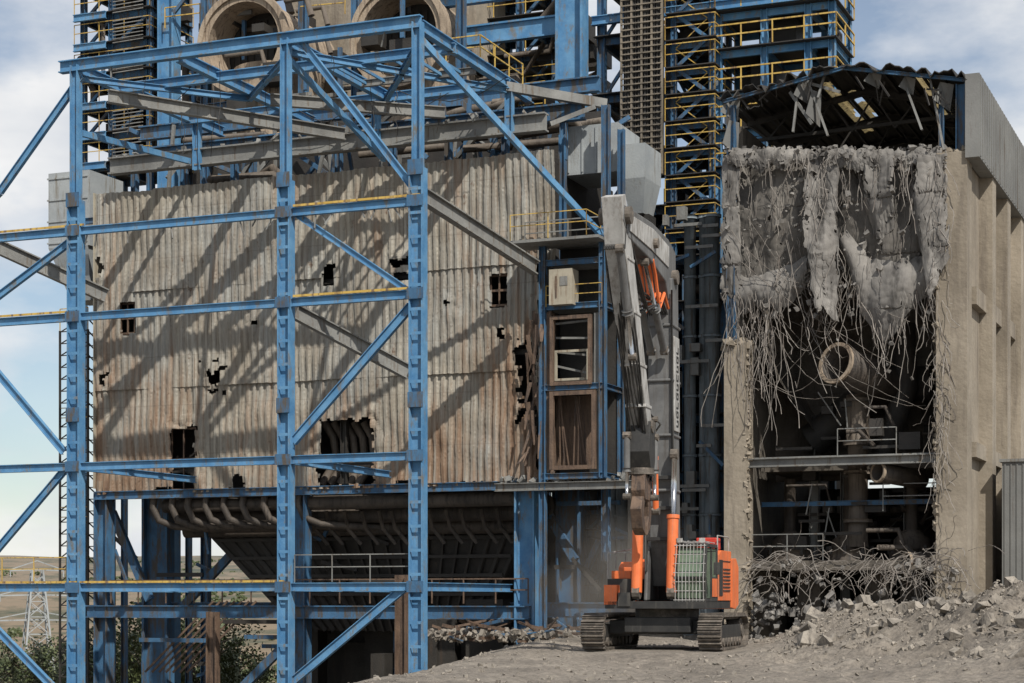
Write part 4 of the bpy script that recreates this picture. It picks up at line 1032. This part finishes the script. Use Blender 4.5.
# ---------------------------------------------------------------- dust hanging in the air at the foot of the annex
bpy.ops.mesh.primitive_uv_sphere_add(segments=24,ring_count=14,radius=1,location=(4.2,75.5,2.2))
du=bpy.context.object; du.name='dust_cloud'; du.scale=(4.6,4.2,4.4)
dm=bpy.data.materials.new('airborne_dust'); t,N,L=nt(dm)
out=N.new('ShaderNodeOutputMaterial'); vo=N.new('ShaderNodeVolumePrincipled'); vo.inputs['Color'].default_value=(.75,.68,.6,1); vo.inputs['Anisotropy'].default_value=.2
L.new(vo.outputs[0],out.inputs['Volume'])
tc=N.new('ShaderNodeTexCoord'); gt=N.new('ShaderNodeTexGradient'); gt.gradient_type='QUADRATIC_SPHERE'; L.new(tc.outputs['Object'],gt.inputs[0])
n=N.new('ShaderNodeTexNoise'); n.inputs['Scale'].default_value=1.8; n.inputs['Detail'].default_value=3; L.new(tc.outputs['Object'],n.inputs['Vector'])
mr=N.new('ShaderNodeMapRange'); mr.inputs[1].default_value=.35; mr.inputs[2].default_value=.7; L.new(n.outputs['Fac'],mr.inputs[0])
mm=N.new('ShaderNodeMath'); mm.operation='MULTIPLY'; L.new(gt.outputs[1],mm.inputs[0]); L.new(mr.outputs[0],mm.inputs[1])
m2_=N.new('ShaderNodeMath'); m2_.operation='MULTIPLY'; L.new(mm.outputs[0],m2_.inputs[0]); m2_.inputs[1].default_value=.55; L.new(m2_.outputs[0],vo.inputs['Density'])
du.data.materials.append(dm)

# ---------------------------------------------------------------- pylon, trees
py=Obj('electricity_pylon','world',loc=(-47.5,190,gh(-47.5,190)-.5),rot=.4); q=py('lattice',LGREY)
H=22
def pyw(z): return 2.6*(1-z/H)+.5*(z/H) if z<H else .4
for sx in (-1,1):
    for sy in (-1,1): q.rect((sx*2.6,sy*2.6,0),(sx*.5,sy*.5,H),.16,.16)
z=0
while z<H-1:
    w=pyw(z); h=w*1.1+.5; w2=pyw(z+h)
    for s_ in (-1,1):
        q.rect((-w,s_*w,z),(w2,s_*w2,z+h),.08,.08); q.rect((w,s_*w,z),(-w2,s_*w2,z+h),.08,.08); q.rect((s_*w,-w,z),(s_*w2,w2,z+h),.08,.08); q.rect((-w,s_*w,z),(w,s_*w,z),.08,.08)
    z+=h
for z,l in ((H-5,4.5),(H-2.5,3.6),(H,2.6)):
    for s_ in (-1,1): q.rect((0,0,z),(s_*l,0,z-.1),.14,.14); q.rect((0,0,z+.9),(s_*l,0,z),.1,.1); q.rect((s_*l,0,z),(s_*l,0,z-.7),.1,.1)
py.done()

def make_tree(seed,H):
    random.seed(seed)
    t_=Part(); l_=Part()
    t_.tube([(0,0,-1),(.1,0,H*.25),(.0,.15,H*.5),(.1,.1,H*.8)],[H*.03,H*.024,H*.016,H*.006],8)
    for k in range(10):
        an=U(0,6.28); z=H*U(.25,.65); r=H*U(.18,.34); e=Vector((math.cos(an)*r,math.sin(an)*r,z+H*U(.1,.25)))
        t_.tube([(0,0,z),tuple(e*.5+Vector((0,0,z*.5+.1))),tuple(e)],[H*.011,H*.008,H*.003],5)
        for c in range(7):
            cc_=e*U(.5,1.1)+Vector((U(-1,1),U(-1,1),U(-.6,1)))*H*.07; cc_.z=max(cc_.z,H*.25)
            cr__=H*U(.05,.1)
            for i in range(50):
                v=Vector((random.gauss(0,1),random.gauss(0,1),random.gauss(0,.8)))*cr__*.6+cc_
                s=H*.014*U(.7,1.5); a_=Vector((U(-1,1),U(-1,1),U(-1,1))).normalized(); b_=a_.orthogonal().normalized()
                l_.add([v-a_*s,v+b_*s*.6,v+a_*s,v-b_*s*.6],[(0,1,2,3)])
    return t_,l_
tm=[]
for s_ in range(3):
    t_,l_=make_tree(s_+3,8.5); r=[]
    for n_,p_,m_ in (('trunk',t_,BARK),('crown',l_,LEAF)):
        me=bpy.data.meshes.new(n_); me.from_pydata(p_.v,[],p_.f); me.materials.append(m_); r.append(me)
    tm.append(r)
random.seed(11)
spots=[(150,125),(175,132),(205,128),(232,140),(128,140),(20,150),(48,160),(60,140),(0,170),(90,150),(190,160),(250,150),(35,128),(10,132)]
for i,(u,D) in enumerate(spots):
    X=(u-512)/F*D; e=bpy.data.objects.new('tree',None); scene.collection.objects.link(e); e.location=(X,D,gh(X,D)); s_=U(.9,1.25); e.scale=(s_,s_,s_); e.rotation_euler=(0,0,U(0,6))
    for n_,me in zip(('trunk','crown'),tm[i%3]):
        o=bpy.data.objects.new(n_,me); scene.collection.objects.link(o); o.parent=e
dw=Obj('distant_woods','world'); q=dw('crowns',LEAF)
for k in range(2200):
    Y=U(260,1300); X=(U(-40,330)-512)/F*Y; 
    if noise.noise(Vector((X/60,Y/80,0)))<.12: continue
    r=U(1.0,2.2); 
    for j in range(5): q.chunk((X+U(-1,1)*r,Y+U(-1,1)*r,gh(X,Y)+r*U(.1,.8)),r*.5)
dw.done()

# ---------------------------------------------------------------- world, sun, camera
sd=Vector((.6*C+-.55*S_, -.6*S_-.55*C, .85)).normalized()
elev=math.asin(sd.z); az=math.atan2(sd.x,sd.y)
w=bpy.data.worlds.new('World'); scene.world=w; w.use_nodes=True; t=w.node_tree; N=t.nodes; L=t.links; N.clear()
out=N.new('ShaderNodeOutputWorld'); bg_=N.new('ShaderNodeBackground'); L.new(bg_.outputs[0],out.inputs[0]); bg_.inputs[1].default_value=.1
sk=N.new('ShaderNodeTexSky'); sk.sky_type='NISHITA'; sk.sun_disc=False; sk.sun_elevation=elev; sk.sun_rotation=az; sk.air_density=1.0; sk.dust_density=.4
tc=N.new('ShaderNodeTexCoord'); mp=N.new('ShaderNodeMapping'); mp.inputs['Scale'].default_value=(1,1,2.2); mp.inputs['Location'].default_value=(.35,0,.1); L.new(tc.outputs['Generated'],mp.inputs[0])
n1=N.new('ShaderNodeTexNoise'); n1.inputs['Scale'].default_value=5.5; n1.inputs['Detail'].default_value=7; n1.inputs['Roughness'].default_value=.55; L.new(mp.outputs[0],n1.inputs['Vector'])
r=N.new('ShaderNodeMapRange'); r.inputs[1].default_value=.40; r.inputs[2].default_value=.60; r.inputs[3].default_value=.15; L.new(n1.outputs['Fac'],r.inputs[0])
n2=N.new('ShaderNodeTexNoise'); n2.inputs['Scale'].default_value=10; n2.inputs['Detail'].default_value=5; L.new(mp.outputs[0],n2.inputs['Vector'])
cr2=N.new('ShaderNodeValToRGB'); cr2.color_ramp.elements[0].position=.32; cr2.color_ramp.elements[0].color=(.72,.76,.82,1); cr2.color_ramp.elements[1].position=.6; cr2.color_ramp.elements[1].color=(1,1,1,1); L.new(n2.outputs['Fac'],cr2.inputs[0])
sc=N.new('ShaderNodeMixRGB'); sc.blend_type='MULTIPLY'; sc.inputs[0].default_value=1; L.new(cr2.outputs[0],sc.inputs[1]); sc.inputs[2].default_value=(9.2,9.2,9.2,1)
mx=N.new('ShaderNodeMixRGB'); L.new(r.outputs[0],mx.inputs[0]); L.new(sk.outputs[0],mx.inputs[1]); L.new(sc.outputs[0],mx.inputs[2]); L.new(mx.outputs[0],bg_.inputs[0])
sl=bpy.data.lights.new('sun','SUN'); sl.energy=4.9; sl.angle=math.radians(.5); sl.color=(1,.95,.87)
so=bpy.data.objects.new('sun',sl); scene.collection.objects.link(so); so.rotation_euler=(-sd).to_track_quat('-Z','Y').to_euler(); so.location=(30,-30,60)
cam=bpy.data.cameras.new('camera'); co=bpy.data.objects.new('camera',cam); scene.collection.objects.link(co)
co.location=(0,0,CZ); co.rotation_euler=(math.pi/2,0,0); cam.sensor_width=36; cam.lens=F/1024*36; cam.shift_y=(600-341.5)/1024; cam.clip_end=8000; cam.clip_start=.5
scene.camera=co
scene.view_settings.view_transform='Standard'; scene.view_settings.look='None'; scene.view_settings.exposure=0
